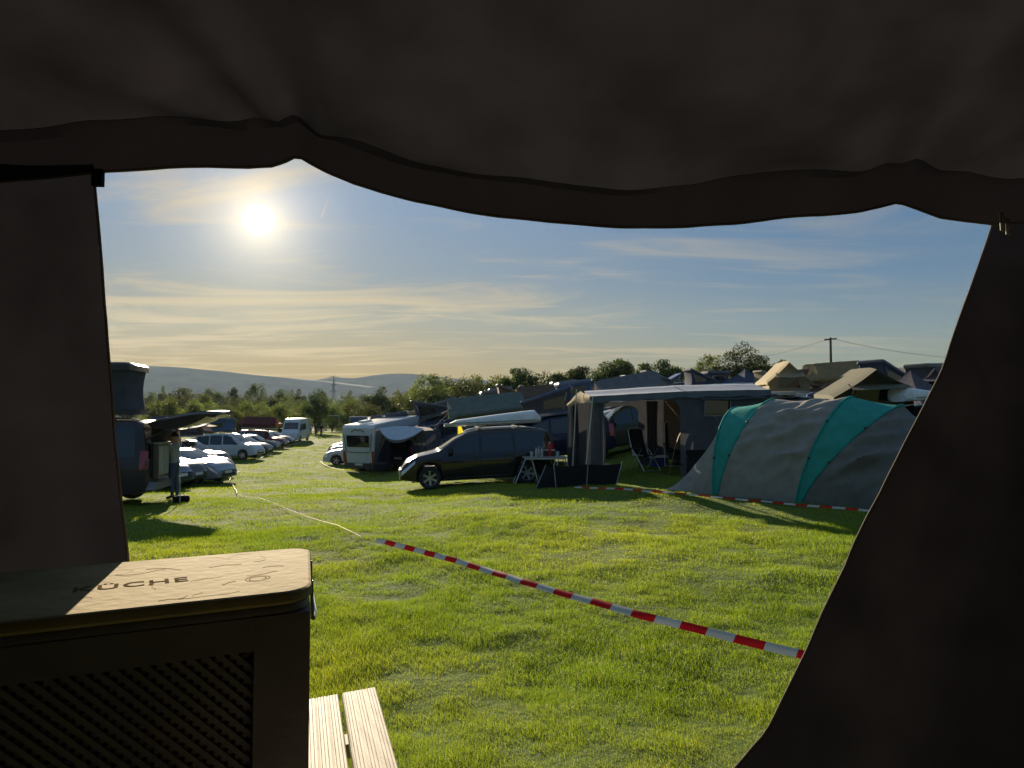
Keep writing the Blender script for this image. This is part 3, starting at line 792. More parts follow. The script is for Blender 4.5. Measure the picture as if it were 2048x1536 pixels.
def make_car(name,label,cat,paintm,kind='hatch',spokes=5,group=None,roofbars=False,rails=None,detail=True):
    """kind picks the outline; returns the thing (x forward, z up, origin on the ground)"""
    K=dict(
     hatch=dict(L=4.15,W=1.76,top=[(-2.08,.86),(-2.02,1.10),(-1.80,1.36),(-1.45,1.45),(-.4,1.475),(.15,1.43),(.55,1.24),(.98,.99),(1.15,.955),(1.6,.90),(1.95,.76),(2.08,.58)],belt=[(-2.1,.95),(-.5,.93),(1.0,.90),(1.6,.86),(2.08,.55)],sill=.22,arch=(-1.25,1.27),rw=.31,win=[(-1.62,-.98,-.25,.02),(-.92,-.12,.03,.0),(-.06,.80,.0,-.32)],ws=(.93,.20),bw=('top',-2.0,-1.72)),
     sedan=dict(L=4.55,W=1.77,top=[(-2.27,.72),(-2.2,.93),(-1.75,.985),(-1.6,1.0),(-1.05,1.30),(-.6,1.41),(0,1.425),(.35,1.37),(.75,1.18),(1.1,1.0),(1.25,.965),(1.8,.90),(2.15,.76),(2.27,.58)],belt=[(-2.3,.92),(-1.5,.93),(1.1,.91),(1.8,.86),(2.27,.55)],sill=.21,arch=(-1.28,1.36),rw=.32,win=[(-1.42,-.85,.36,.0),(-.80,-.05,.05,.0),(.0,.92,.0,-.35)],ws=(1.05,.40),bw=('top',-1.52,-1.08)),
     wagon=dict(L=4.58,W=1.77,top=[(-2.29,.80),(-2.24,1.02),(-2.0,1.30),(-1.75,1.385),(-.9,1.44),(0,1.43),(.35,1.37),(.78,1.17),(1.12,1.0),(1.25,.965),(1.8,.90),(2.15,.76),(2.29,.58)],belt=[(-2.3,.94),(-1.5,.93),(1.1,.91),(1.8,.86),(2.29,.55)],sill=.21,arch=(-1.30,1.36),rw=.32,win=[(-1.9,-.98,-.1,.02),(-.92,-.08,.03,.0),(-.02,.90,.0,-.35)],ws=(1.06,.40),bw=('top',-2.22,-1.98)),
     mpv=dict(L=4.46,W=1.74,top=[(-2.23,.95),(-2.20,1.20),(-2.10,1.50),(-1.95,1.575),(-1.0,1.61),(-.1,1.605),(.25,1.56),(.65,1.38),(1.15,1.08),(1.25,1.05),(1.75,.95),(2.08,.80),(2.23,.58)],belt=[(-2.23,.99),(-1,.985),(1.1,.955),(1.75,.90),(2.23,.55)],sill=.23,arch=(-1.42,1.40),rw=.325,win=[(-2.02,-1.12,.05,.02),(-1.04,-.13,.04,.0),(-.05,1.0,.0,-.50)],ws=(1.12,.32),bw=('back',1.02,1.48)),
     suv=dict(L=4.55,W=1.84,top=[(-2.27,.95),(-2.22,1.25),(-2.02,1.58),(-1.8,1.66),(-.8,1.71),(.0,1.69),(.35,1.62),(.72,1.40),(1.02,1.14),(1.15,1.10),(1.7,1.05),(2.1,.95),(2.27,.70)],belt=[(-2.27,1.08),(-1,1.07),(1.0,1.04),(1.7,1.0),(2.27,.66)],sill=.32,arch=(-1.35,1.38),rw=.37,win=[(-1.95,-1.02,-.1,.02),(-.95,-.10,.03,.0),(-.03,.88,.0,-.34)],ws=(.98,.40),bw=('back',1.14,1.54)),
     caddy=dict(L=4.45,W=1.79,top=[(-2.22,1.0),(-2.19,1.45),(-2.12,1.72),(-1.95,1.79),(-.6,1.82),(.2,1.80),(.5,1.70),(.9,1.42),(1.22,1.14),(1.35,1.10),(1.85,.98),(2.12,.84),(2.22,.6)],belt=[(-2.22,1.06),(1.1,1.02),(1.85,.94),(2.22,.56)],sill=.24,arch=(-1.33,1.36),rw=.32,win=[(-2.0,-1.1,.03,.02),(-1.02,-.15,.02,.0),(-.06,1.05,.0,-.45)],ws=(1.18,.54),bw=('back',1.10,1.64)),
     bus=dict(L=4.9,W=1.90,top=[(-2.45,1.1),(-2.42,1.6),(-2.34,1.9),(-2.2,1.955),(-.5,1.97),(.9,1.955),(1.15,1.88),(1.45,1.60),(1.78,1.20),(1.92,1.14),(2.2,1.02),(2.38,.88),(2.45,.62)],belt=[(-2.45,1.10),(1.6,1.08),(2.2,.96),(2.45,.58)],sill=.26,arch=(-1.55,1.50),rw=.34,win=[(-2.22,-1.12,.03,.02),(-1.02,.22,.02,.0),(.32,1.55,.0,-.32)],ws=(1.74,1.18),bw=('back',1.16,1.76)),
     sprinter=dict(L=6.0,W=2.0,top=[(-3.0,1.2),(-2.97,2.1),(-2.90,2.48),(-2.75,2.54),(-1,2.56),(1.25,2.54),(1.5,2.45),(1.85,2.05),(2.3,1.36),(2.42,1.28),(2.75,1.12),(2.93,.95),(3.0,.66)],belt=[(-3.0,1.32),(2.1,1.27),(2.6,1.15),(3.0,.62)],sill=.30,arch=(-1.9,1.85),rw=.36,win=[(1.0,2.15,.0,-.24),(-1.0,.85,0,0)],ws=(2.26,1.78),bw=('back',1.45,2.05),hi=.55),
    )[kind]
    sh=Shape(K['L'],K['W'],K['top'],K['belt'],sill=K['sill'],arch=K['arch'],rw=K['rw'],roofw={'sprinter':.84,'bus':.84,'caddy':.83}.get(kind,.79),tail=.05 if K['bw'][0]=='back' else .11)
    root=thing(name,label,cat,group=group); root['_sh']=kind
    b=body_mesh(sh,paintm).build('body',paintm,root,smooth=38)
    L,W=K['L'],K['W']
    # dark underside between the wheels
    mb=MB(); mb.box((0,0,K['sill']+.02),(L*.86,W*.72,.10)); mb.box((0,0,K['sill']+.18),(L*.95,W*.60,.34)); mb.build('underbody',BLACKP,root,smooth=0)
    for (x0,x1,s0,s1) in K['win']:
        for sd in (1,-1): side_window(sh,x0,x1,sd,s0=s0,s1=s1,hi=K.get('hi',.10)).build('side_window',GLASS,root,smooth=60)
    top_glass(sh,K['ws'][0],K['ws'][1]).build('windscreen',GLASS,root,smooth=60)
    if K['bw'][0]=='top': top_glass(sh,K['bw'][1],K['bw'][2],wf=.8,flip=True).build('rear_window',GLASS,root,smooth=60)
    else: back_glass(sh,K['bw'][1],K['bw'][2]).build('rear_window',GLASS,root,smooth=60)
    for xa in K['arch']:
        for sd in (1,-1): add_wheel(root,xa,sd*(W/2-.115),K['rw'],.205,spokes)
    # lamps follow the corner of the nose
    for sd in (1,-1):
        rows=[]
        for i in range(7):
            x=lerp(L/2-.02,L/2-.44,i/6); zt=min(sh.top(x)-.05,sh.belt(x)-.035); h=lerp(.13,.07,i/6)
            rows.append([(x+.012,sd*(sh.side_y(x,zt-h*v)+.010),zt-h*v) for v in (0,.5,1)])
        y0=sh.half(L/2)*.62; z=rows[0][0][2]
        rows.insert(0,[(L/2+.052,sd*y0,z-.02),(L/2+.052,sd*y0,z-.07),(L/2+.052,sd*y0,z-.11)])
        mb=MB(); mb.grid(rows,flip=(sd<0)); mb.build('headlight',LAMPGL,root,smooth=60)
        zt=sh.belt(-L/2+.1)-.02; rows=[]
        tall=.42 if K['bw'][0]=='back' else .17
        for i in range(4):
            x=lerp(-L/2-.028,-L/2+.14,i/3); rows.append([(x-.004,sd*(sh.side_y(max(x,-L/2),zt+tall*(v-.55))*(.95 if i==0 else 1)+.010),zt+tall*(v-.55)) for v in (0,.5,1)])
        mb=MB(); mb.grid(rows,flip=(sd>0)); mb.build('tail_lamp',REDLAMP,root,smooth=60)
        xm=K['win'][-1][1]-.22 if kind!='sprinter' else 2.0; zm=sh.belt(xm)+.09; ym=sh.side_y(xm,zm)
        mb=MB(); mb.box((xm,sd*(ym+.13),zm+.03),(.12,.17,.13 if W<1.85 else .24),rot=(0,0,sd*-.2),taper=.86); mb.bar((xm,sd*(ym-.01),zm-.01),(xm,sd*(ym+.08),zm+.01),.05)
        mb.build('door_mirror',BLACKP,root,smooth=50)
    # grille, bumpers, plates, door seams and handles
    zf=sh.top(L/2-.05)
    mb=MB(); w=sh.half(L/2)*1.05
    for k in range(3): mb.box((L/2+.050,0,zf-.10-k*.045),(.012,w,.022))
    mb.box((L/2+.048,0,K['sill']+.17),(.012,w*1.25,.13)); mb.build('grille',BLACKP,root,smooth=0)
    mb=MB(); mb.box((L/2+.058,0,K['sill']+.28),(.008,.52,.11)); mb.build('number_plate',PLATE,root,smooth=0)
    mb=MB(); mb.box((-L/2-.052,0,K['sill']+.42),(.008,.52,.11)); mb.build('number_plate',PLATE,root,smooth=0)
    mb=MB(); mb.box((-L/2-.045,0,K['sill']+.18),(.03,w*1.7,.10)); mb.build('rear_bumper_trim',BLACKP,root,smooth=0)
    if detail:
        for sd in (1,-1):
            mb=MB()
            for (x0,x1,s0,s1) in K['win'][1:]:
                xs=x0-.03; pts=[(xs,sd*(sh.side_y(xs,z)+.002),z) for z in np.linspace(sh.low(xs)+.08,sh.belt(xs)+.02,8)]
                mb.tube(pts,.004,4)
            rows=[(x,sd*(sh.side_y(x,K['sill']+.08)+.003),K['sill']+.075) for x in np.linspace(K['arch'][0]+.45,K['arch'][1]-.45,8)]
            mb.tube(rows,.016,5); mb.build('side_trim',BLACKP,root)
            for (x0,x1,s0,s1) in K['win'][1:]:
                xs=x0+.16; z=sh.belt(xs)-.10; mb=MB(); mb.box((xs,sd*(sh.side_y(xs,z)+.018),z),(.19,.026,.032)); mb.build('door_handle',paintm,root,smooth=30)
        if rails or roofbars:
            for sd in (1,-1):
                mb=MB(); y=sd*(sh.half(0)*sh.roofw*.86)
                mb.tube([(x,y,sh.top(x)+(.055 if abs(x+.7)<1.0 else .02)) for x in np.linspace(-1.75,.35,12)],.016,6); mb.build('roof_rail',rails or BLACKP,root)
        if roofbars:
            for x in (-1.25,-.1):
                mb=MB(); y=sh.half(0)*sh.roofw*.95; mb.box((x,0,sh.top(x)+.085),(.07,2*y,.03)); mb.build('roof_bar',ALU,root,smooth=0)
        mb=MB(); mb.tube([(L*.05-.6,.2*W,sh.top(-.6)+.02),(L*.05-.72,.2*W,sh.top(-.6)+.22)],.004,5); mb.build('aerial',BLACKP,root)
    root['roof_h']=sh.zr+.04; root['len']=L
    return root,sh
def place(root,px,D,head,dz=0):
    p=G(px,D); root.location=(p.x,p.y,p.z+dz); root.rotation_euler=(0,0,R(head))
    # sit on the slope
    L=root.get('len',0)*.3
    if L:
        f=Vector((math.cos(R(head)),math.sin(R(head))))
        zf=gz(p.x+f.x*L,p.y+f.y*L); zb=gz(p.x-f.x*L,p.y-f.y*L)
        root.rotation_euler=(0,-math.atan2(zf-zb,2*L),R(head)); root.location.z=(zf+zb)/2+dz
    return root
def on(root,x=0,y=0,z=0):
    """world point from a vehicle's own coordinates"""
    M=Matrix.Translation(root.location)@root.rotation_euler.to_matrix().to_4x4(); return M@Vector((x,y,z))

# ------------------------------------------------------------------ roof tents and shelters
def make_ridge_tent(label,fabric,fly,L=2.35,W=1.45,H=1.10,group='soft roof tents',porch=.55,windows=True,ladder=True,flyw=None,flyang=None):
    """soft folding roof tent: hard base, canvas with gable ends facing +-x, fly with a window awning on rods. Origin under the base"""
    r=thing('roof_tent',label,'roof tent',group=group)
    mb=MB(); mb.box((0,0,.04),(L,W,.07)); mb.box((0,W*.46,.02),(L,.04,.05)); mb.build('base_board',ALU,r,smooth=0)
    n=9
    def prof(t):   # over the ridge from -W/2 to W/2
        f=1-abs(2*t-1); sg=-1 if t<.5 else 1; wl=.36    # low upright wall, then straight to the ridge
        if f<.3: q=f/.3; y=sg*W/2*(1+.0*q); z=.08+(H*wl-.08)*q
        else: q=(f-.3)/.7; y=sg*W/2*(1-q)*1.0; z=H*wl+(H-H*wl)*(q-.05*math.sin(q*math.pi))
        return y,z
    rows=[]
    for i in range(9):
        x=lerp(-L/2,L/2,i/8); row=[]
        for k in range(17):
            y,z=prof(k/16); s=-.03*math.sin(math.pi*i/8)*math.sin(math.pi*k/16*2)**2
            row.append((x,y,z+s+.008*fn(x*2,k*.4,2,3)))
        rows.append(row)
    mb=MB(); mb.grid(rows)
    for x,fl in ((-L/2,0),(L/2,1)):
        pts=[(x,)+prof(k/16) for k in range(17)]; mb.poly(pts if fl else pts[::-1])
    body=mb.build('canvas_body',fabric,r,smooth=40)
    rows=[]
    for i in range(11):
        t=i/10; x=lerp(-L/2-porch*.5,L/2+porch*.5,t); row=[]
        for k in range(15):
            u=k/14; y,z=prof(lerp(.10,.90,u)); ex=1.14
            sag=-.05*math.sin(t*math.pi)*0
            row.append((x,y*ex,z+.045+.012*fn(x*3,k*.5,1.5,4)-(.07*max(0,abs(x)-L/2)/max(.01,porch*.5))))
        rows.append(row)
    mb=MB(); mb.grid(rows); mb.build('fly_sheet',fly,r,smooth=45)
    if windows:
        for sx in (1,-1):
            mb=MB(); x=sx*(L/2+.006); w=W*.27
            mb.poly([(x,-w,.20),(x,w,.20),(x,w*.75,H*.62),(x,-w*.75,H*.62)][::sx]); win=mb.build('window',GLASS,r,smooth=0)
            mb=MB(); a=[(x,-w*1.2,H*.66),(x,w*1.2,H*.66)]; b=[(sx*(L/2+porch),-w*1.35,H*.52),(sx*(L/2+porch),w*1.35,H*.52)]
            mb.grid([[Vector(a[0]).lerp(Vector(a[1]),k/4) for k in range(5)],[Vector(b[0]).lerp(Vector(b[1]),k/4)-Vector((0,0,.03*math.sin(k/4*math.pi))) for k in range(5)]]); mb.build('awning_flap',fly,r)
            mb=MB()
            for s_ in (-1,1): mb.tube([(sx*L/2,s_*w*1.1,.16),(sx*(L/2+porch),s_*w*1.33,H*.52)],.006,5)
            mb.build('awning_rod',STEEL,r)
    if ladder:
        ladder_part(r,(-L/2+.15,-W/2-.04,.02),(-L/2+.15,-W/2-.55,-1.75))
    return r
def ladder_part(r,a,b,w=.34,rungs=7,name='ladder'):
    a=Vector(a);b=Vector(b); mb=MB(); s=Vector((w/2,0,0))
    for k in (-1,1): mb.bar(a+s*k,b+s*k,.03,.05,up=(1,0,0))
    for i in range(rungs):
        p=a.lerp(b,(i+.6)/rungs); mb.bar(p-s,p+s,.03,.03)
    return mb.build(name,ALU,r,smooth=0)
def make_wedge_tent(label,fabric,shell,L=2.15,W=1.35,hi=1.15,lo=.20,group='hard shell roof tents',ladder=True):
    """hard shell that opens like a clam: hinge at -x, lid rises to +x"""
    r=thing('roof_tent',label,'roof tent',group=group)
    o=rounded(L,W,.10,4)
    mb=MB(); mb.grid([[ (x,y,z) for x,y in o+[o[0]]] for z in (0,.10)]); mb.poly([(x,y,0) for x,y in o][::-1]); mb.poly([(x,y,.10) for x,y in o]); mb.build('base_shell',shell,r,smooth=40)
    def zt(x): return lerp(lo,hi,(x+L/2)/L)
    mb=MB(); top=[(x,y,zt(x)) for x,y in o]; 
    mb.grid([[(x,y,zt(x)) for x,y in o+[o[0]]],[(x,y,zt(x)+.09) for x,y in o+[o[0]]],[(x*.96,y*.94,zt(x)+.125) for x,y in o+[o[0]]]])
    mb.poly([(x*.96,y*.94,zt(x)+.125) for x,y in o]); mb.poly(top[::-1]); mb.build('lid_shell',shell,r,smooth=40)
    oi=rounded(L*.95,W*.93,.09,4); rows=[]
    for k in range(6):
        v=k/5; pin=1-.05*math.sin(v*math.pi)
        rows.append([(x*pin,y*pin,lerp(.10,zt(x),v)) for x,y in oi+[oi[0]]])
    mb=MB(); mb.grid(rows); mb.build('canvas_wall',fabric,r,smooth=50)
    for sd in (1,-1):
        mb=MB(); y=sd*(W*.46); mb.poly([(-.1,y,.25),(L*.36,y,.25),(L*.36,y,zt(L*.36)-.18),(-.1,y,zt(-.1)-.14)][::-sd]); mb.build('window',GLASS,r,smooth=0)
    mb=MB(); 
    for sd in (1,-1): mb.tube([(L*.30,sd*W*.45,.1),(L*.42,sd*W*.45,zt(L*.42))],.012,6)
    mb.build('gas_strut',ALU,r)
    if ladder: ladder_part(r,(L/2+.02,.2,.05),(L/2+.55,.2,-1.7))
    return r
def make_pop_tent(label,fabric,shell,L=2.1,W=1.35,H=1.0,group='hard shell roof tents'):
    """box shell whose lid lifts straight up"""
    r=thing('roof_tent',label,'roof tent',group=group); o=rounded(L,W,.10,4); oc=o+[o[0]]
    mb=MB(); mb.grid([[(x,y,0) for x,y in oc],[(x,y,.14) for x,y in oc]]); mb.poly([(x,y,0) for x,y in o][::-1]); mb.poly([(x,y,.14) for x,y in o]); mb.build('base_shell',shell,r,smooth=40)
    mb=MB(); mb.grid([[(x,y,H) for x,y in oc],[(x,y,H+.14) for x,y in oc],[(x*.95,y*.92,H+.20) for x,y in oc]]); mb.poly([(x*.95,y*.92,H+.20) for x,y in o]); mb.poly([(x,y,H) for x,y in o][::-1]); mb.build('lid_shell',shell,r,smooth=40)
    oi=rounded(L*.95,W*.92,.09,4); oi=oi+[oi[0]]; rows=[]
    for k in range(7):
        v=k/6; pin=1-.045*math.sin(v*math.pi); rows.append([(x*pin,y*pin,lerp(.14,H,v)) for x,y in oi])
    mb=MB(); mb.grid(rows); mb.build('canvas_wall',fabric,r,smooth=50)
    for sd in (1,-1):
        mb=MB(); y=sd*(W*.462); mb.poly([(-L*.3,y,.28),(L*.3,y,.28),(L*.3,y,H-.15),(-L*.3,y,H-.15)][::-sd]); mb.build('window',GLASS,r,smooth=0)
    return r
def put_on(rt,car,h=None,x=-.25,y=0,turn=0,dz=.11):
    """set a roof tent on a car roof"""
    h=h if h is not None else car.get('roof_h',1.5)
    rt.location=on(car,x,y,h+dz); e=car.rotation_euler.to_matrix()@Matrix.Rotation(R(turn),3,'Z'); rt.rotation_euler=e.to_euler()
    return rt
# ------------------------------------------------------------------ colours of the camp
P_BLACK=paint('black',(.012,.012,.016),coat=.9); P_NAVY=paint('navy',(.012,.018,.045)); P_WHITE=paint('white',(.55,.57,.60),metal=0,rough=.3); P_SILVER=paint('silver',(.27,.30,.35),metal=.3,rough=.25)
P_GREY=paint('graphite',(.045,.047,.055),metal=.3); P_OLIVE=paint('olive',(.055,.06,.035)); P_BLUE=paint('blue_grey',(.06,.09,.16),metal=.3); P_BROWN=paint('brown_van',(.065,.05,.047),metal=.4); P_RED=paint('dull_red',(.16,.03,.03))
C_SLATE=cloth('slate',(.088,.092,.102),trans=.12); C_ROOF=cloth('pale_grey_roof',(.30,.34,.41),trans=.12,bump=.25,bscale=4)
C_TAN=cloth('tan',(.36,.27,.14),trans=.35); C_SAND=cloth('sand',(.42,.35,.22),trans=.3); C_OLIVE=cloth('olive',(.13,.125,.085),trans=.22); C_NAVY=cloth('navy',(.06,.075,.125),trans=.15)
C_GREY=cloth('grey',(.17,.17,.175),trans=.22); C_DKGREY=cloth('dark_grey',(.08,.08,.088),trans=.12); C_GREEN=cloth('bottle_green',(.15,.18,.15),trans=.2); C_MAROON=cloth('maroon',(.15,.05,.045),trans=.2)
C_BROWN=cloth('brown',(.15,.10,.07),trans=.22); C_BLUE=cloth('blue',(.10,.16,.30),trans=.2); C_PLUM=cloth('plum_grey',(.12,.105,.125),trans=.2); C_YELLOW=cloth('yellow',(.55,.46,.03),trans=.5)
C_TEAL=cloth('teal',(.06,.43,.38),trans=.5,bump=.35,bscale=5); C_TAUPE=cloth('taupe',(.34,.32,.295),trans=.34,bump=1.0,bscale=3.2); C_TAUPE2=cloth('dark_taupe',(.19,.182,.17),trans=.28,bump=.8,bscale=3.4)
C_BLACK=cloth('black',(.012,.012,.013),trans=.03); C_SILVER=mat('silver_sunshade',(.42,.46,.52),rough=.35,metal=.5,var=.08,bump=.3,bscale=8)
SKIN=mat('skin',(.45,.27,.19),rough=.55,var=.05); HAIR=mat('brown_hair',(.06,.04,.025),rough=.6); C_SHIRT=cloth('grey_shirt',(.40,.39,.39),trans=.05); C_JEANS=cloth('blue_jeans',(.09,.11,.16),trans=.02); C_DARKW=cloth('dark_clothes',(.025,.025,.03),trans=.02)
CLEAR=mat('milky_bottle',(.62,.66,.66),rough=.2,trans=.45)

# ------------------------------------------------------------------ people
def make_person(label,pose,top,legs,hair=HAIR,scale=1.0,group=None):
    r=thing('person',label,'person',group=group)
    J=dict(pelvis=(0,0,.95),waist=(0,.0,1.08),chest=(0,0,1.30),neck=(0,-.01,1.47),head0=(0,.0,1.53),hL=(.09,0,.92),hR=(-.09,0,.92),kL=(.10,.02,.50),kR=(-.10,.02,.50),aL=(.10,-.02,.09),aR=(-.10,-.02,.09),tL=(.12,.15,.03),tR=(-.12,.15,.03),
           sL=(.18,0,1.42),sR=(-.18,0,1.42),eL=(.24,-.02,1.13),eR=(-.24,-.02,1.13),wL=(.25,.06,.88),wR=(-.25,.06,.88))
    J.update(pose)
    names=list(J); idx={n:i for i,n in enumerate(names)}
    rad=dict(pelvis=.135,waist=.125,chest=.15,neck=.058,head0=.06,hL=.10,hR=.10,kL=.062,kR=.062,aL=.045,aR=.045,tL=.04,tR=.04,sL=.07,sR=.07,eL=.045,eR=.045,wL=.03,wR=.03)
    E=[('pelvis','waist'),('waist','chest'),('chest','neck'),('neck','head0'),('pelvis','hL'),('hL','kL'),('kL','aL'),('aL','tL'),('pelvis','hR'),('hR','kR'),('kR','aR'),('aR','tR'),('chest','sL'),('sL','eL'),('eL','wL'),('chest','sR'),('sR','eR'),('eR','wR')]
    V=[Vector(J[n]) for n in names]; RD=[rad[n] for n in names]; ED=[(idx[a],idx[b]) for a,b in E]
    # head, hands with five fingers
    h0=Vector(J['head0']); up=(h0-Vector(J['neck'])).normalized(); 
    for k,(d,r_) in enumerate(((.07,.082),(.15,.092),(.205,.07))):
        V.append(h0+up*d+Vector((0,.012 if k<2 else 0,0))); RD.append(r_); ED.append((idx['head0'] if k==0 else len(V)-2,len(V)-1))
    for s_,w in ((1,'wL'),(-1,'wR')):
        a=Vector(J['e'+w[1]]); b=Vector(J[w]); d=(b-a).normalized(); sd=d.orthogonal().normalized()
        V.append(b+d*.07); RD.append(.028); ED.append((idx[w],len(V)-1)); palm=len(V)-1
        for k in range(4):
            o=sd*((k-1.5)*.02); V.append(b+d*.10+o); RD.append(.009); ED.append((palm,len(V)-1))
            V.append(b+d*(.165-.012*abs(k-1.4))+o*1.1+Vector((0,.012,-.006))); RD.append(.008); ED.append((len(V)-2,len(V)-1))
        V.append(b+d*.06+sd*.05); RD.append(.010); ED.append((palm,len(V)-1))
    me=bpy.data.meshes.new('body'); me.from_pydata([tuple(v) for v in V],ED,[])
    o=bpy.data.objects.new('tmp',me); COL.objects.link(o)
    sk=o.modifiers.new('s','SKIN'); ss=o.modifiers.new('d','SUBSURF'); ss.levels=ss.render_levels=1
    for i,sv in enumerate(me.skin_vertices[0].data): sv.radius=(RD[i],RD[i]*(.72 if names and i<len(names) and names[i] in('chest','waist','pelvis') else 1)); sv.use_root=(i==0)
    dg=bpy.context.evaluated_depsgraph_get(); m2=bpy.data.meshes.new_from_object(o.evaluated_get(dg)); bpy.data.objects.remove(o)
    m2.name='body'; m2.materials.clear()
    for m in (SKIN,top,legs,BLACKP): m2.materials.append(m)
    wr=[Vector(J['wL']),Vector(J['wR'])]; el=[Vector(J['eL']),Vector(J['eR'])]
    for p in m2.polygons:
        c=p.center; p.use_smooth=True
        dhand=min((c-w).length for w in wr); darm=min((c-e).length for e in el)
        if c.z<.11: k=3
        elif c.z<.99 and dhand>.16 and darm>.12: k=2
        elif (c-h0).dot(up)>-.03 or dhand<.17: k=0
        else: k=1
        p.material_index=k
    b=bpy.data.objects.new('body',m2); COL.objects.link(b); b.parent=r
    # hair cap, eyes, nose
    hc=h0+up*.13; mb=MB(); rows=[]
    for i in range(7):
        a=lerp(.05,1.75,i/6); rows.append([hc+up*(math.cos(a)*.118)+Vector((math.cos(t)*math.sin(a)*.092,math.sin(t)*math.sin(a)*.102-.012-.02*math.sin(a),0)) for t in np.linspace(0,2*math.pi,15)])
    mb.grid(rows); mb.build('hair',hair,r,smooth=80)
    for s_ in (1,-1):
        mb=MB(); mb.lathe([(.001,.011),(.009,.006),(.011,0),(.009,-.006),(.001,-.011)],8,M=Matrix.Translation(hc+Vector((s_*.033,.098,-.02)))); mb.build('eye',BLACKP,r)
    r.scale=(scale,)*3
    return r
# ------------------------------------------------------------------ small camping things
def make_camp_chair(label,tall=1.16,group='folding camp chairs'):
    r=thing('camp_chair',label,'chair',group=group)
    A=.30
    mb=MB(); mb.grid([[(x,lerp(-.22,.26,t),.46-.035*math.sin(t*math.pi)) for x in (-.24,0,.24)] for t in np.linspace(0,1,6)]); mb.grid([[(x,lerp(-.22,.26,t),.445-.035*math.sin(t*math.pi)) for x in (-.24,0,.24)] for t in np.linspace(0,1,6)],flip=True); mb.build('seat',C_BLACK,r)
    mb=MB()
    for o in (0,.018): mb.grid([[(x,-.24-t*.26-o-.03*math.sin(t*math.pi),lerp(.47,tall,t)) for x in (-.24,-.1,.1,.24)] for t in np.linspace(0,1,9)],flip=bool(o))
    mb.build('backrest',C_BLACK,r)
    mb=MB(); mb.tube([(-.265,-.22,.44),(-.265,-.37,.8),(-.26,-.49,tall-.04),(-.20,-.51,tall+.02),(.20,-.51,tall+.02),(.26,-.49,tall-.04),(.265,-.37,.8),(.265,-.22,.44)],.013,8); mb.build('back_frame',ALU,r)
    for s_ in (1,-1):
        mb=MB(); mb.bar((s_*A,-.32,.64),(s_*A,.26,.67),.055,.03); mb.build('armrest',BLACKP,r,smooth=20)
        mb=MB(); mb.tube([(s_*.28,.22,.66),(s_*.28,-.02,.40),(s_*.28,-.32,.02)],.012,6); mb.build('leg',ALU,r)
        mb=MB(); mb.tube([(s_*.285,-.28,.64),(s_*.285,.0,.40),(s_*.285,.34,.02)],.012,6); mb.build('leg',ALU,r)
        mb=MB(); mb.tube([(s_*.265,-.22,.45),(s_*.265,.27,.45)],.012,6); mb.build('seat_rail',ALU,r)
    mb=MB(); mb.tube([(-.28,.34,.03),(.28,.34,.03)],.011,6); mb.tube([(-.28,-.32,.03),(-.28,-.32,.03)],.001,3); mb.build('foot_bar',ALU,r)
    return r
def make_fold_table(label):
    r=thing('folding_table',label,'table')
    mb=MB(); mb.box((0,0,.755),(1.25,.72,.03)); mb.build('table_top',mat('grey_table_top',(.30,.30,.29),rough=.3),r,smooth=0)
    mb=MB(); mb.box((0,-.355,.725),(1.2,.012,.03)); mb.box((0,.355,.725),(1.2,.012,.03)); mb.build('apron',ALU,r,smooth=0)
    for x in (-.48,.48):
        for s_ in (1,-1):
            mb=MB(); k=.26 if x<0 else -.26
            mb.tube([(x-k*.3,s_*.30,.735),(x+k*-1.5,s_*.34,.0)] if True else 0,.016,6); mb.build('leg',ALU,r)
            mb=MB(); mb.tube([(x+k*.35,s_*.28,.735),(x+k*1.1,s_*.31,.0)],.016,6); mb.build('leg',ALU,r)
    return r
def make_bottle(label,m,r_=.04,h=.27,cup=False,group=None,name='bottle',cat='bottle',cap=WHITEP):
    o=thing(name,label,cat,group=group); mb=MB()
    if cup: mb.lathe([(r_*.8,0),(r_,h),(r_*.94,h),(r_*.76,.008),(.001,.008)],16)
    else: mb.lathe([(r_*.9,0),(r_,.012),(r_,h*.55),(r_*.92,h*.66),(r_*.45,h*.84),(r_*.34,h*.88),(r_*.34,h*.94)],16)
    mb.build('cup_body' if cup else 'bottle_body',m,o)
    if not cup: mb=MB(); mb.lathe([(r_*.42,h*.92),(r_*.42,h),(.001,h)],12); mb.build('cap',cap,o)
    return o
def make_windbreak(label,pts,h,lean):
    r=thing('windbreak',label,'windbreak'); rr=[]
    for i,(a,b) in enumerate(zip(pts,pts[1:])):
        a=Vector(a);b=Vector(b); rows=[]
        for k in range(9):
            t=k/8; p=a.lerp(b,t); l=lerp(lean[i],lean[i+1],t); rows.append([p+Vector((l*v*.5,-.02*math.sin(t*math.pi)*v+.06*v,h*v-.035*math.sin(t*math.pi)*v)) for v in (0,.25,.5,.75,1)])
        mb=MB(); mb.grid(rows); mb.grid([[p+Vector((0,.006,0)) for p in q] for q in rows],flip=True); mb.build('panel',C_BLACK,r)
    for p,l in zip(pts,lean):
        p=Vector(p); mb=MB(); mb.tube([p+Vector((0,-.01,-.05)),p+Vector((l*.5,.05,h+.03))],.012,6); mb.build('pole',STEEL,r)
    return r
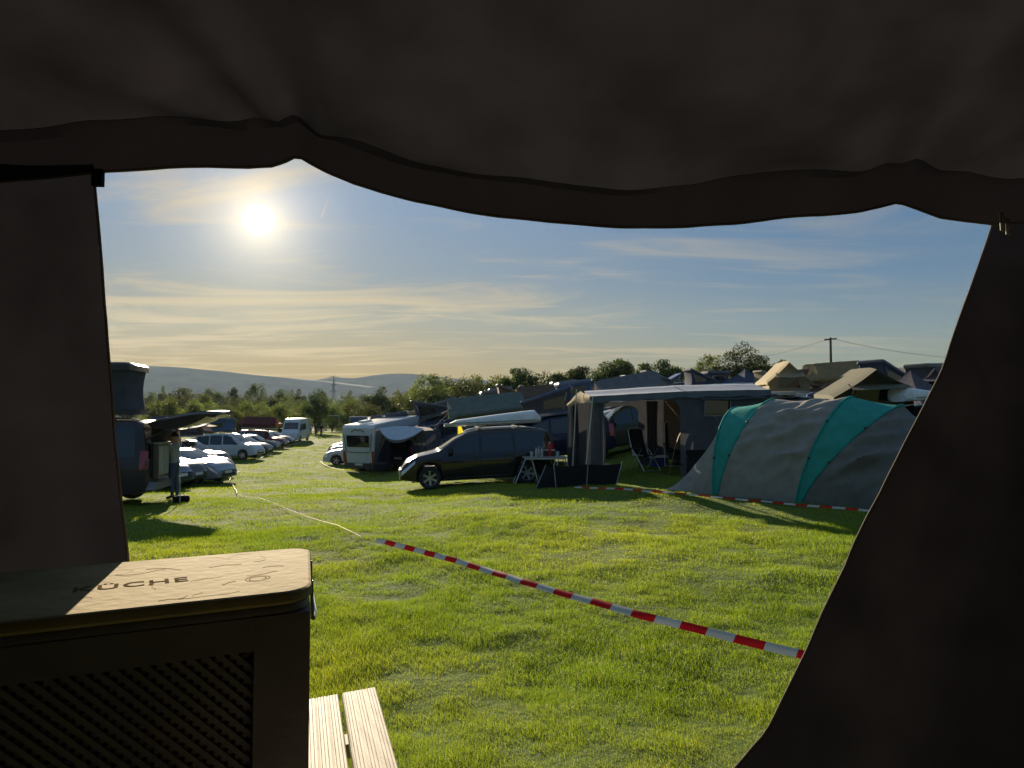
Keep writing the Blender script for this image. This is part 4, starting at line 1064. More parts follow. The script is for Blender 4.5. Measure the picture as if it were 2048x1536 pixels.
# ------------------------------------------------------------------ tunnel tent
def make_tunnel_tent():
    f1=G(1425,15.3); f2=G(1590,14.15)
    ax=Vector((f2.x-f1.x,f2.y-f1.y,0)); span=ax.length; ax.normalize(); nr=Vector((-ax.y,ax.x,0))
    if nr.y<0: nr=-nr
    root=thing('tunnel_tent','teal and taupe tunnel tent with three arched bands on the grass','tent',(f1.x,f1.y,f1.z-.02)); 
    W=2.75
    def base(s):
        p=f1+ax*s; return Vector((p.x-f1.x,p.y-f1.y,0))
    def arch(s,H,lean,n=29,w=W,wr=0,sd=0,p=.78):
        out=[]
        for k in range(n):
            th=math.pi*k/(n-1); z=H*math.sin(th)**p; l=w*(1-math.cos(th))/2
            q=base(s)+ax*(lean*(z/H)**1.25)+nr*(l+(W-w)/2); q.z=z
            if wr: 
                d=0
                for i_,(an,lam,am) in enumerate(((.32,.42,1.0),(.12,.27,.6),(.95,.60,.8),(-.35,.50,.5))):
                    ph=(z*math.cos(an)-s*math.sin(an))*6.283/lam+2.4*fn(s*1.1,z*1.2,1.3,sd+i_)+i_*1.7
                    msk=max(0,min(1,.5+2.6*fn(s*.8+i_*3,z*.9,1.1,sd+9+i_)))
                    d+=am*msk*(.5+.5*math.sin(ph))**2.2
                d*=wr*.85*min(1,math.sin(th)*2.2)*(1-.6*(z/H)**4)
                q+=-nr*(d*(.35+.65*math.cos(th)) if math.cos(th)>0 else d*math.cos(th))+Vector((0,0,d*math.sin(th)))
            out.append(q)
        return out
    # ground follows slope: shift z by terrain under the foot
    def fit(rows):
        for r_ in rows:
            for q in r_:
                g=gz(q.x+f1.x,q.y+f1.y)-(f1.z-.02); q.z+=g*max(0,1-q.z/2.2)-.01
        return rows
    A=(-.02,1.93,-.02); B=(.07,2.10,.72); C=(span-.03,2.13,.70); Dd=(span+.06,1.95,1.55)
    def loft(a,b,n,sag,wr,seed,nk=29):
        rows=[]
        for i in range(n+1):
            t=i/n; s,H,l=[lerp(x,y,t) for x,y in zip(a,b)]
            H-=sag*math.sin(t*math.pi); rows.append(arch(s,H,l,wr=wr*math.sin(t*math.pi)**.5,sd=seed,n=nk))
        return fit(rows)
    def piece(name,rows,m):
        mb=MB(); mb.grid(rows); return mb.build(name,m,root,smooth=70)
    piece('teal_band',loft(A,B,10,.03,.05,1,61),C_TEAL)
    piece('middle_panel',loft(B,C,40,.08,.17,2,101),C_TAUPE)
    piece('teal_band',loft(C,Dd,12,.03,.06,3,61),C_TEAL)
    # end bay sinking to a low hoop
    E=(span+1.75,.85,1.0)
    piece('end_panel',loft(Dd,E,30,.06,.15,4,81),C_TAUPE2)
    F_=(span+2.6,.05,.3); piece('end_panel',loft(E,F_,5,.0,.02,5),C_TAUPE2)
    # nose running down to pegs in front of the first arch
    rows=[]
    a0=arch(*A[:2],A[2])
    for i in range(15):
        t=i/14; row=[]
        for k,q in enumerate(a0):
            u=k/28; tip=base(-1.36)+nr*(W*(.10+.80*u)); tip.z=.03
            p=q.lerp(tip,t); p.z=lerp(q.z,.03,t**.82) ; p.z+=.05*fn(t*1.5,u*6,2.0,6)*math.sin(math.pi*t)*math.sin(math.pi*u)
            row.append(p)
        rows.append(row)
    piece('nose_panel',fit(rows),C_TAUPE)
    SL=cloth('pole_sleeve',(.02,.33,.27),trans=.2,bump=.1)
    for a in (A,B,C,Dd):
        pts=fit([arch(*a[:2],a[2])])[0]; mb=MB(); mb.tube([p+Vector((0,-.012,.012)) for p in pts],.022,8); sv=mb.build('pole_sleeve',SL,root)
        for k in (3,7,25): 
            mb=MB(); p=pts[k]+Vector((0,-.02,.014)); mb.box(p,(.04,.04,.04)); mb.build('clip',BLACKP,sv,smooth=0)
    mb=MB(); q=fit([arch(*Dd[:2],Dd[2])])[0][18]
    mb.add([q+Vector((0,0,.02)),q+ax*.55+Vector((0,0,-.25)),q+ax*.25+nr*.5+Vector((0,0,-.55)),q+nr*.45+Vector((0,0,-.16))],[(0,1,2,3)]); mb.build('rear_hood',C_TEAL,root)
    # pegs and guy line
    for k,s in enumerate((-1.36,0,span,span+1.2)):
        p=base(s)+nr*(.0 if k else .3); p.z=gz(p.x+f1.x,p.y+f1.y)-f1.z; mb=MB(); mb.tube([p+Vector((0,-.05,-.06)),p+Vector((-.02,-.10,.07))],.006,5); mb.build('peg',STEEL,root)
    return root
# ------------------------------------------------------------------ big trailer tent with open awning
def make_trailer_awning():
    o=G(1187,18.6); root=thing('trailer_tent','long slate grey trailer tent with open awning and pale roof','tent',tuple(o))
    def L_(x,y,z): return Vector((x-o.x,y-o.y,z-o.z))
    xl,xm,xr=2.04,4.65,7.10
    def zf(x): return np.interp(x,[xl,xm,xr],[2.37,2.52,2.58])       # front eave
    def yf(x): return np.interp(x,[xl,xm,xr],[18.6,19.0,19.5])
    def yr(x): return yf(x)+1.45
    def zr(x): return np.interp(x,[xl-.25,xl,xm,xr],[2.50,2.55,2.73,2.80])
    def yb(x): return yf(x)+2.95
    def roofrows(x0,x1,n):
        rows=[]
        for i in range(n+1):
            x=lerp(x0,x1,i/n); row=[]
            for k in range(13):
                t=k/12
                if t<.5: y=lerp(yf(x)-.05,yr(x),t*2); z=lerp(zf(x),zr(x),t*2)
                else: y=lerp(yr(x),yb(x),t*2-1); z=lerp(zr(x),zf(x)-.15,t*2-1)
                z-=.035*math.sin((t*2%1)*math.pi)*(1 if x0<xm-.1 else .3); z+=.012*fn(x*1.5,t*5,1.4,11)
                row.append(L_(x-(.42 if i==0 and x0<xm-.1 and .15<t<.85 else 0)*0,y,z))
            rows.append(row)
        return rows
    mb=MB(); mb.grid(roofrows(xl,xm,16),flip=True); mb.build('awning_roof',C_ROOF,root,smooth=60)
    mb=MB(); mb.grid(roofrows(xm+.005,xr,10),flip=True); mb.build('cabin_roof',C_ROOF,root,smooth=60)
    # tan gable end hanging at the open left side
    pts=[L_(xl,yf(xl)-.05,zf(xl)),L_(xl-.1,yr(xl),zr(xl)+.01),L_(xl-.36,yb(xl),zf(xl)-.14)]
    low=[L_(xl+.02,yf(xl)-.02,zf(xl)-.10),L_(xl-.06,yr(xl),zr(xl)-.33),L_(xl-.34,yb(xl),zf(xl)-.24)]
    rows=[]
    for k in range(13):
        t=k/12*2; i=min(1,int(t)); u=t-i
        rows.append([pts[i].lerp(pts[i+1],u).lerp(low[i].lerp(low[i+1],u),v)+Vector((-.04*math.sin(v*3),0,.02*math.sin(k))) for v in (0,.33,.66,1)])
    mb=MB(); mb.grid(rows); mb.build('gable_valance',cloth('gable_tan',(.38,.31,.17),trans=.45),root)
    # front valance
    rows=[]
    for i in range(41):
        x=lerp(xl,xr,i/40); rows.append([L_(x,yf(x)-.055-.015*v,zf(x)-.17*v-(.02*math.sin(i*.9) if v==1 else 0)) for v in (0,.5,1)])
    mb=MB(); mb.grid(rows); mb.build('valance',cloth('slate_valance',(.13,.15,.17),trans=.15),root)
    # front frame with the arched opening
    def archwall(x0,x1,ox0,ox1,oz,fy,ztop,rad=.35,zb0=None,name='front_wall',m=C_SLATE):
        mb=MB(); n=40; top=[];inn=[]
        outline=[]; 
        for k in range(n+1):                         # opening outline: up, round, across, round, down
            t=k/n
            if t<.3: p=(ox0,lerp(0,oz-rad,t/.3))
            elif t<.4: a=(t-.3)/.1*math.pi/2; p=(ox0+rad*(1-math.cos(a)),oz-rad+rad*math.sin(a))
            elif t<.6: p=(lerp(ox0+rad,ox1-rad,(t-.4)/.2),oz)
            elif t<.7: a=(t-.6)/.1*math.pi/2; p=(ox1-rad+rad*math.sin(a),oz-rad+rad*math.cos(a))
            else: p=(ox1,lerp(oz-rad,0,(t-.7)/.3))
            outline.append(p)
        rows=[]
        for k,(px_,pz) in enumerate(outline):
            t=k/n
            if t<.35: q=(x0,lerp(0,1,min(1,t/.35)))
            elif t<.65: q=(lerp(x0,x1,(t-.35)/.3),1)
            else: q=(x1,lerp(1,0,(t-.65)/.35))
            g=gz(px_,fy(px_)); g2=gz(q[0],fy(q[0]))
            A=L_(px_,fy(px_),g+pz if pz<.4 else g*.2+pz); B=L_(q[0],fy(q[0]),g2+(ztop(q[0])-g2)*q[1])
            rows.append([A,A.lerp(B,.5)+Vector((0,.012*math.sin(k),0)),B])
        mb.grid(rows); return mb.build(name,m,root,smooth=60)
    archwall(xl+.02,xm,xl+.34,xm-.16,2.24,yf,lambda x:zf(x)-.02,rad=.30,name='front_wall')
    archwall(xl-.26,xm,2.72,3.88,2.10,lambda x:yb(x)-.02,lambda x:zf(x)-.16,rad=.25,name='back_wall')
    # gathered curtains at the corners
    def curtain(x,y,w0,w1,z0,z1,sd,name='curtain'):
        rows=[]
        for j in range(13):
            v=j/12; z=lerp(z1,z0,v); w=lerp(w0,w1,math.sin(v*math.pi*.9)); row=[]
            for k in range(17):
                u=k/16; row.append(L_(x+(u-.5)*w-.10*v*0,y+.05*math.sin(u*21+sd)+.03*v,z))
            rows.append(row)
        mb=MB(); mb.grid(rows); return mb.build(name,C_SLATE,root,smooth=70)
    curtain(xl+.17,yf(xl)+.05,.30,.50,gz(xl,18.6)+.05,2.33,1); curtain(xl-.2,yb(xl)-.1,.26,.36,gz(xl,21.5)+.05,2.22,2)
    curtain(xm-.35,yb(xm)-.12,.35,.30,gz(xm,21.5)+.1,2.3,3)
    # poles
    for a,b in (((1153,778),(1143,915)),((1186,792),(1167,930))):
        D0=19.9 if a[0]<1160 else 18.5; mb=MB(); A=at(a[0],a[1],D0); B=G(b[0],D0-.25); mb.tube([A-o,B-o],.016,8); mb.build('pole',mat('pale_pole',(.52,.48,.38),rough=.5),root)
    # cabin walls
    zc=lambda x: zf(x)-.03
    wx0,wx1=5.18,5.92; wz0,wz1=1.86,2.30
    def wall(x0,x1,za,zb_,name,m=C_SLATE):
        rows=[]
        for i in range(9):
            x=lerp(x0,x1,i/8); rows.append([L_(x,yf(x)+.012*math.sin(x*6),za(x) if callable(za) else za) if v==0 else L_(x,yf(x)+.02*v,lerp(za(x) if callable(za) else za,zb_(x) if callable(zb_) else zb_,v)) for v in (0,.5,1)])
        mb=MB(); mb.grid(rows); return mb.build(name,m,root,smooth=60)
    wall(xm+.002,wx0,.95,zc,'cabin_wall'); wall(wx1,xr,.95,zc,'cabin_wall'); wall(wx0,wx1,.95,wz0,'cabin_wall'); wall(wx0,wx1,wz1,zc,'cabin_wall')
    wf=MB()
    for (a,b) in (((wx0,wz0),(wx1,wz0)),((wx0,wz1),(wx1,wz1)),((wx0,wz0),(wx0,wz1)),((wx1,wz0),(wx1,wz1))): wf.bar(L_(a[0],yf(a[0])-.01,a[1]),L_(b[0],yf(b[0])-.01,b[1]),.03,.03)
    fr=wf.build('window_frame',cloth('window_binding',(.2,.21,.23),trans=.1),root,smooth=0)
    mb=MB(); mb.poly([L_(wx0,yf(wx0)+.03,wz0),L_(wx1,yf(wx1)+.03,wz0),L_(wx1,yf(wx1)+.03,wz1),L_(wx0,yf(wx0)+.03,wz1)]); mb.build('window_pane',GLASS,fr,smooth=0)
    mb=MB(); mb.tube([L_(x,yf(x)-.09,zf(x)-.235+.012*math.sin(x*5)) for x in np.linspace(5.05,6.95,14)],.035,8); mb.build('rolled_blind',C_DKGREY,root)
    mb=MB(); y=lambda x:yf(x)+2.9
    mb.grid([[L_(x,y(x),z) for z in (.5,1.2,2.0,zf(x)-.12)] for x in np.linspace(xm,xr,6)]); mb.grid([[L_(xr,lerp(yf(xr),y(xr),t),z) for z in (.5,1.3,2.0,2.54)] for t in np.linspace(0,1,5)]); mb.build('cabin_wall',C_SLATE,root)
    # partition between awning and cabin with bed canvas seen inside
    mb=MB(); mb.grid([[L_(xm+.03,lerp(yf(xm)+.5,yb(xm),t)+.0,z) for z in (.9,1.5,2.4)] for t in np.linspace(0,1,5)]); mb.build('inner_curtain',C_BROWN,root)
    # trailer box under the cabin
    mb=MB(); mb.box(L_(5.95,20.6,.62),(2.2,1.9,.62)); mb.build('trailer_box',P_GREY,root,smooth=0)
    for x in (5.95,): add_wheel(root,x-o.x,19.55-o.y,.28,.16,5)
    # leaning awning flap beside the chairs, coloured sand to look sunlit
    rows=[]
    for j in range(9):
        v=j/8; rows.append([L_(lerp(4.62,4.25,v**.7)+.06*u,19.35+.3*u,lerp(1.45,.20,v)+.02*math.sin(u*9)) for u in (0,.33,.66,1)])
    mb=MB(); mb.grid(rows); mb.build('side_flap',C_SAND,root)
    return root
# ------------------------------------------------------------------ left row
def on_car(rt,car,**k): return put_on(rt,car,**k)
lv,sh=make_car('camper_van','brown camper van with raised tailgate and box tent beside the doorway','van',P_BROWN,'bus',roofbars=True)
place(lv,104,18.1,188); lv.scale=(1.07,)*3
def dress_left_van():
    r=lv
    # tailgate swung up over the rear
    rows=[]; L=sh.L/2
    for i in range(15):
        t=i/14; x=-L-.0-1.62*t; z=1.93+.30*math.sin(t*1.9)*.75; th=lerp(.06,.30,math.sin(min(1,t*1.25)*math.pi)**.6) if t<.8 else lerp(.17,.03,(t-.8)/.2)
        w=.80*(1-.25*max(0,t-.7)/.3)
        rows.append([(x,-w,z-.05),(x,-w*.93,z+.0),(x,-w*.5,z+.03),(x,0,z+.04),(x,w*.5,z+.03),(x,w*.93,z),(x,w,z-.05),(x,w*.95,z-th),(x,w*.5,z-th-.02),(x,0,z-th-.03),(x,-w*.5,z-th-.02),(x,-w*.95,z-th),(x,-w,z-.05)])
    mb=MB(); mb.grid(rows); mb.poly(rows[0][:-1]); mb.poly(rows[-1][:-1][::-1]); tg=mb.build('tailgate',P_BROWN,r,smooth=45)
    mb=MB(); mb.grid([[(-L-.30-.9*i/6,y,1.93+.30*math.sin((.17+.55*i/6)*1.9)*.75+.048-abs(y)*.02) for y in (-.55,-.2,.2,.55)] for i in range(7)]); mb.build('tailgate_window',GLASS,tg,smooth=60)
    for sd in (1,-1):
        mb=MB(); mb.tube([(-L+.02,sd*.76,1.55),(-L-.85,sd*.74,1.92)],.018,6); mb.build('gas_strut',BLACKP,r)
    mb=MB(); mb.poly([(-L-.055,-.74,.62),(-L-.055,.74,.62),(-L-.055,.70,1.84),(-L-.055,-.70,1.84)][::-1]); mb.build('painted_rear_opening',mat('painted_interior_shade',(.01,.009,.009),rough=.9),r,smooth=0)  # flat dark sheet on the closed rear paints the shaded interior
    mb=MB(); mb.box((-L-.09,.2,1.02),(.16,.72,.80)); cab=mb.build('kitchen_cabinet',mat('cabinet_ply',(.16,.12,.08),rough=.5),r,smooth=0)
    for k in range(2):
        mb=MB(); mb.box((-L-.174,0.03+.35*k,1.02),(.012,.31,.66)); d=mb.build('cabinet_door',mat('pale_cabinet_door',(.45,.43,.36),rough=.4),cab,smooth=0)
    mb=MB(); mb.box((-L-.10,.2,1.435),(.24,.78,.03)); mb.build('worktop',mat('cabinet_worktop',(.4,.38,.33),rough=.35),cab,smooth=0)
    mb=MB(); mb.box((-L-.12,0,.46),(.24,1.78,.17),taper=.9); mb.build('rear_bumper',mat('grey_bumper',(.14,.13,.13),rough=.4,coat=.5),r,smooth=30)
dress_left_van()
rt=make_pop_tent('tall dark box tent raised on the roof of the brown van',C_DKGREY,P_GREY,L=2.35,W=1.45,H=1.12); put_on(rt,lv,h=2.03*1.07,x=-.95,dz=.08)
pr=make_person('person in grey shirt reaching up under the raised van tailgate',dict(eL=(.30,.10,1.62),wL=(.34,.22,1.86),eR=(-.22,.18,1.22),wR=(-.10,.40,1.20),chest=(0,.03,1.30)),C_SHIRT,C_JEANS)
p=G(352,18.8); pr.location=p; pr.rotation_euler=(0,0,R(80))
ap=thing('awning_pole','thin upright tent pole standing behind the brown van','pole',tuple(G(364,17.8)))
mb=MB(); mb.tube([(0,0,-.05),(-.02,0,.9),(-.05,0,1.80)],[.014,.013,.012],8); mb.build('shaft',ALU,ap); mb=MB(); mb.tube([(-.05,0,1.8),(-.05,0,1.88)],.006,6); mb.build('tip',STEEL,ap)
bg=thing('duffel_bag','small black bag with pale top lying on the grass','bag',tuple(G(366,17.9)),.4)
mb=MB(); mb.lathe([(.001,-.2),(.06,-.195),(.085,-.17),(.09,0),(.085,.17),(.06,.195),(.001,.2)],14,M=Matrix.Translation((0,0,.085))@Matrix.Rotation(R(90),4,'Z'),axis='y'); mb.build('bag_body',C_BLACK,bg)
mb=MB(); mb.box((0.02,0,.172),(.20,.09,.02)); mb.build('top_flap',C_SHIRT,bg); mb=MB(); mb.tube([(-.09,0,.16),(-.05,.02,.22),(.05,.02,.22),(.09,0,.16)],.008,6); mb.build('handle',C_BLACK,bg)
def nose_at(root,px,D,head):
    """put the nose of a car at a column of the photo"""
    p=G(px,D); L=root['len']/2; c=Vector((p.x-math.cos(R(head))*L,p.y-math.sin(R(head))*L))
    return place(root,CX+F*c.x/c.y,c.y,head)
GL='cars parked nose out along the left row'; GR='vehicles along the right of the lane'
c1,_=make_car('parked_car','small blue grey hatchback nosing out right behind the brown van','car',P_BLUE,'hatch',group=GL); nose_at(c1,368,25.2,-9)
c2,_=make_car('parked_car','dark people carrier between the blue hatchback and the silver wagon','car',P_GREY,'mpv',group=GL); nose_at(c2,399,27.8,-8)
c3,_=make_car('parked_car','silver estate car nearest the lane on the left','car',P_SILVER,'wagon',group=GL); nose_at(c3,457,30,-10)
c4,_=make_car('parked_car','black saloon just beyond the silver estate car','car',P_BLACK,'sedan',group=GL); nose_at(c4,458,33.2,-7)
c5,_=make_car('parked_car','dark off roader carrying the plum coloured roof tent','car',P_GREY,'suv',group=GL); nose_at(c5,452,37.5,-6)
rt=make_ridge_tent('plum coloured roof tent with long pale flap over the left row',C_PLUM,C_PLUM,L=2.1,H=1.1,porch=.9); put_on(rt,c5,x=-.4)
c6,_=make_car('white_van','white small van with folded blue box tent in the left row','van',P_WHITE,'caddy',group=GL); nose_at(c6,522,50,-6)
rt=make_pop_tent('blue box roof tent on the white small van',C_BLUE,P_BLUE,L=2.2,H=.72); put_on(rt,c6,x=-.9)
c7,_=make_car('parked_car','dark saloon with bright windscreen past the white small van','car',P_GREY,'sedan',group=GL); nose_at(c7,556,60,-5)
c8,_=make_car('parked_car','dull red car under the maroon roof tent','car',P_RED,'suv',group=GL); nose_at(c8,572,66,-5)
rt=make_ridge_tent('maroon roof tent beside the tall white van','x' and C_MAROON,C_MAROON,L=2.6,H=1.05,porch=.7); put_on(rt,c8,x=-.3)
c9,_=make_car('tall_van','tall white panel van at the far end of the left row','van',P_WHITE,'sprinter',group=GL); place(c9,592,80,274)
c10,_=make_car('parked_car','graphite hatchback half hidden behind the dark people carrier','car',P_GREY,'hatch',group=GL); nose_at(c10,432,44,-6)
for nx,D_,pt_,kd,lab in ((540,55,P_GREY,'hatch','graphite hatchback between the white small van and the maroon tent'),(586,71,P_BLACK,'sedan','black saloon nearest the tall white van')):
    cx_,_=make_car('parked_car',lab,'car',pt_,kd,group=GL,detail=False); nose_at(cx_,nx,D_,-6)
# ------------------------------------------------------------------ right of the lane
c11,_=make_car('parked_car','white hatchback peeking out left of the motorhome','car',P_WHITE,'hatch',group=GR); nose_at(c11,653,44.5,183)
c12,_=make_car('parked_car','silver hatchback behind the white hatchback by the motorhome','car',P_SILVER,'hatch',group=GR); nose_at(c12,661,50,181)
def make_motorhome():
    r=thing('motorhome','white motorhome with dark rear window facing the lane','motorhome',group=GR)
    L,W,H=6.0,2.12,2.66; MW=mat('motorhome_white',(.60,.61,.62),rough=.3,coat=.6,var=.05); 
    prof=[(-3.0,.62),(-3.03,1.5),(-2.96,2.5),(-2.82,2.64),(1.2,2.66),(1.9,2.55),(2.1,2.1),(2.35,1.45),(2.9,1.15),(3.0,.7),(2.95,.42),(-2.95,.45)]
    rows=[]
    for f,ins in ((-1,.05),(-.985,.0),(.985,.0),(1,.05)):
        rows.append([(x*(1-ins*.02),f*W/2,z*(1-ins*.1)+ins*.1) for x,z in prof+[prof[0]]])
    mb=MB(); mb.grid(rows,flip=True); mb.poly(rows[0][:-1][::-1]); mb.poly(rows[-1][:-1]); mb.build('body',MW,r,smooth=30)
    mb=MB(); mb.poly([(-3.035,y,z) for y,z in ((-.72,1.52),(.72,1.52),(.74,2.12),(-.74,2.12))][::-1],thick=(-.02,0,0)); mb.build('rear_window',GLASS,r,smooth=0)
    mb=MB(); mb.tube([(-3.045,y,z) for y,z in ((-.92,2.22),(-.80,1.34),(-.62,1.24),(.62,1.24),(.80,1.34),(.92,2.22))],.016,6); mb.build('rear_panel_seam',BLACKP,r)
    mb=MB(); mb.tube([(-3.0,y,z) for y,z in ((.45,2.30),(.18,2.43),(-.02,2.36),(-.14,2.42),(-.42,2.30))],.020,6,closed=False); mb.build('peak_emblem',P_GREY,r)
    for sd in (1,-1):
        mb=MB(); mb.box((-3.03,sd*.94,1.0),(.06,.16,.62)); mb.build('tail_lamp',REDLAMP,r,smooth=0)
        for x in (-1.75,1.85): add_wheel(r,x,sd*(W/2-.16),.35,.22,5)
        for x0,x1 in ((-2.5,-1.2),(-.4,.6)):
            mb=MB(); mb.poly([(x0,sd*(W/2+.006),1.45),(x1,sd*(W/2+.006),1.45),(x1,sd*(W/2+.006),2.05),(x0,sd*(W/2+.006),2.05)][::-sd]); mb.build('side_window',GLASS,r,smooth=0)
    mb=MB(); mb.box((-3.0,0,.55),(.16,2.0,.26),taper=.96); mb.build('rear_bumper',mat('maroon_grey_bumper',(.07,.05,.05),rough=.5),r,smooth=20)
    mb=MB(); mb.box((-3.09,0,.62),(.01,.52,.11)); mb.build('number_plate',PLATE,r,smooth=0)
    mb=MB(); mb.box((-2.0,.3,2.73),(.7,.5,.12),taper=.8); mb.build('roof_hatch',MW,r,smooth=20)
    mb=MB(); mb.tube([(-2.8,-.98,2.66),(1.1,-.98,2.68)],.025,6); mb.build('gutter_rail',ALU,r)
    r['len']=L; r['roof_h']=2.66; return r
mh=make_motorhome()
def rear_at(root,px,D,head,side=0):
    p=G(px,D); L=root['len']/2; c=Vector((p.x+math.cos(R(head))*L,p.y+math.sin(R(head))*L)); return place(root,CX+F*c.x/c.y,c.y,head)
rear_at(mh,722,37,62)
nv,_=make_car('camper_van','navy van with cloth tent fixed round its open rear','van',P_NAVY,'bus',group=GR); rear_at(nv,800,36.6,58)
def make_tailgate_tent():
    p=G(800,34.3); r=thing('tailgate_tent','slate cloth tent with silver blue canopy behind the navy van','tent',(p.x,p.y,p.z),R(-14),group=None)
    W,H,Dp=2.55,2.05,2.2
    # shell: left wall with folds, right wall, roof, front with a draped opening
    def sheet(name,f,nu,nv_,m,flip=False):
        mb=MB(); mb.grid([[f(i/nu,j/nv_) for j in range(nv_+1)] for i in range(nu+1)],flip=flip); return mb.build(name,m,r,smooth=60)
    sheet('side_wall',lambda u,v:(-W/2-.12*(1-v)-.03*math.sin(u*16),Dp*u,H*v*(.97)),16,8,C_NAVY)
    sheet('side_wall',lambda u,v:(W/2+.35*(1-v)**1.5,Dp*u,H*v*.95),8,6,C_DKGREY,True)
    sheet('roof_cloth',lambda u,v:(lerp(-W/2,W/2,u),Dp*v,H*.97+.14*math.sin(u*math.pi)-.0),12,6,C_DKGREY)
    # curtains drawn aside like an inverted V
    def cur(sd):
        def f(u,v):
            inner=lerp(.10,.92,(1-v)**.55) if sd<0 else lerp(.0,.86,(1-v)**.6)
            x=sd*lerp(W/2+.10*(1-v),W/2*inner,u*(.55+.45*v)); return (x,-.04+.06*math.sin(u*17+v*3)*(.4+u),H*.98*v+.02+.05*math.sin(u*math.pi)*v)
        return f
    sheet('curtain',cur(-1),22,12,C_GREY); sheet('curtain',cur(1),16,12,C_DKGREY,True)
    # hanging canopy, bowed like a hammock over the entrance
    def can(u,v):
        x=lerp(-W*.38,W*.50,u); s=math.sin(u*math.pi); return (x,-.12-.55*s*v-.1*v,H*1.03+.10*s-.62*v*s**.8-.03*v)
    sheet('silver_canopy',can,20,8,C_SILVER)
    def rim(u,v):
        x=lerp(-W*.38,W*.50,u); s=math.sin(u*math.pi); return (x,-.12-.55*s-.1-.0*v,H*1.03+.10*s-.62*s**.8-.03-.14*v*s)
    sheet('canopy_border',rim,20,3,C_GREY)
    mb=MB(); mb.box((-.95,-.25,.42),(.75,.5,.03)); 
    tb=mb.build('side_shelf',BLACKP,r,smooth=0)
    for x in (-1.28,-.62):
        mb=MB(); mb.bar((x,-.45,.0),(x,-.45,.41),.03); mb.bar((x,-.05,.0),(x,-.05,.41),.03); mb.build('shelf_leg',BLACKP,tb,smooth=0)
    return r
make_tailgate_tent()
c13,_=make_car('parked_car','grey estate car half hidden behind the black people carrier','car',P_GREY,'wagon',group=GR); nose_at(c13,868,38,196)
bk,_=make_car('people_carrier','black people carrier with long white roof box in mid field','car',P_BLACK,'mpv',spokes=6,roofbars=True,rails=ALU); nose_at(bk,804,21.1,188)
def make_roof_box(label,m,L=2.9,W=.82,H=.40):
    r=thing('roof_box',label,'roof box'); rows=[]
    for i in range(17):
        t=i/16; x=lerp(-L/2,L/2,t); h=H*(1-.62*t**1.2)*min(1,(t*9+.45))*min(1,((1-t)*6+.25)); w=W*min(1,(t*10+.6))*min(1,((1-t)*3+.55)); row=[]
        for k in range(15):
            a=2*math.pi*k/14; ca,sa=math.cos(a),math.sin(a); row.append((x,w/2*math.copysign(abs(ca)**.45,ca),(.10+(h-.10)*abs(sa)**.5) if sa>0 else .10*(1-abs(sa)**.5)))
        rows.append(row)
    mb=MB(); mb.grid(rows,flip=True); mb.poly(rows[0][:-1]); mb.poly(rows[-1][:-1][::-1]); mb.build('box_shell',m,r,smooth=50)
    mb=MB(); 
    for s_ in (1,-1): mb.tube([(x,s_*(W/2*min(1,((L/2-x)/L*3+.55))+.004),.10) for x in np.linspace(-L/2+.2,L/2-.1,10)],.008,5)
    mb.build('lid_seam',BLACKP,r)
    return r
rb=make_roof_box('long white tapering roof box on the black people carrier',WHITEP); put_on(rb,bk,x=-.55,dz=.10)
# ------------------------------------------------------------------ table, things on it, windbreak
ft=make_fold_table('folding table with bottles standing beside the black people carrier'); p=G(1088,20.55); ft.location=(p.x,p.y,gz(p.x,p.y)); ft.rotation_euler=(0,0,R(4))
def on_table(o,x,y):
    o.location=Matrix.Translation(ft.location)@ft.rotation_euler.to_matrix().to_4x4()@Vector((x,y,.771)); return o
BG='milky bottles on the folding table'
for i,(x,lab) in enumerate(((-.24,'milky bottle, left of the three on the folding table'),(-.16,'milky bottle, middle of the three on the folding table'),(-.08,'milky bottle, right of the three on the folding table'))):
    on_table(make_bottle(lab,CLEAR,.04,.29 if i==1 else .26,group=BG),x,-.12+.06*(i%2))
on_table(make_bottle('pale cup left of the bottles on the folding table',CLEAR,.052,.15,cup=True,name='cup',cat='cup',group='cups on the folding table'),-.37,-.10)
on_table(make_bottle('pale cup near the tent end of the folding table',CLEAR,.050,.15,cup=True,name='cup',cat='cup',group='cups on the folding table'),.38,-.08)
on_table(make_bottle('red bottle beside the dark box on the folding table',mat('red_bottle',(.45,.02,.04),rough=.25),.045,.42),.17,.02)
bx=thing('storage_box','dark storage box with pale rim on the folding table','box'); mb=MB(); mb.box((0,0,.085),(.40,.26,.17)); mb.build('box_body',BLACKP,bx,smooth=0); mb=MB(); mb.box((0,0,.18),(.43,.29,.018)); mb.build('box_lid',ALU,bx,smooth=0); on_table(bx,.12,.16)
def gp(px,D): 
    p=G(px,D); return (p.x,p.y,p.z)
make_windbreak('low black windbreak set up in front of the trailer tent',[gp(1070,17.9),gp(1112,17.7),gp(1172,18.0),gp(1230,18.0)],.56,[.55,-.12,.1,.35])
ta=make_trailer_awning()
ch=make_camp_chair('high backed black folding chair, left of the two under the awning',1.20); p=G(1290,20.6); ch.location=p; ch.rotation_euler=(0,0,R(205))
ch2=make_camp_chair('black folding chair beside the cabin, right of the two under the awning',1.28); p=G(1348,20.9); ch2.location=p; ch2.rotation_euler=(0,0,R(170))
make_tunnel_tent()
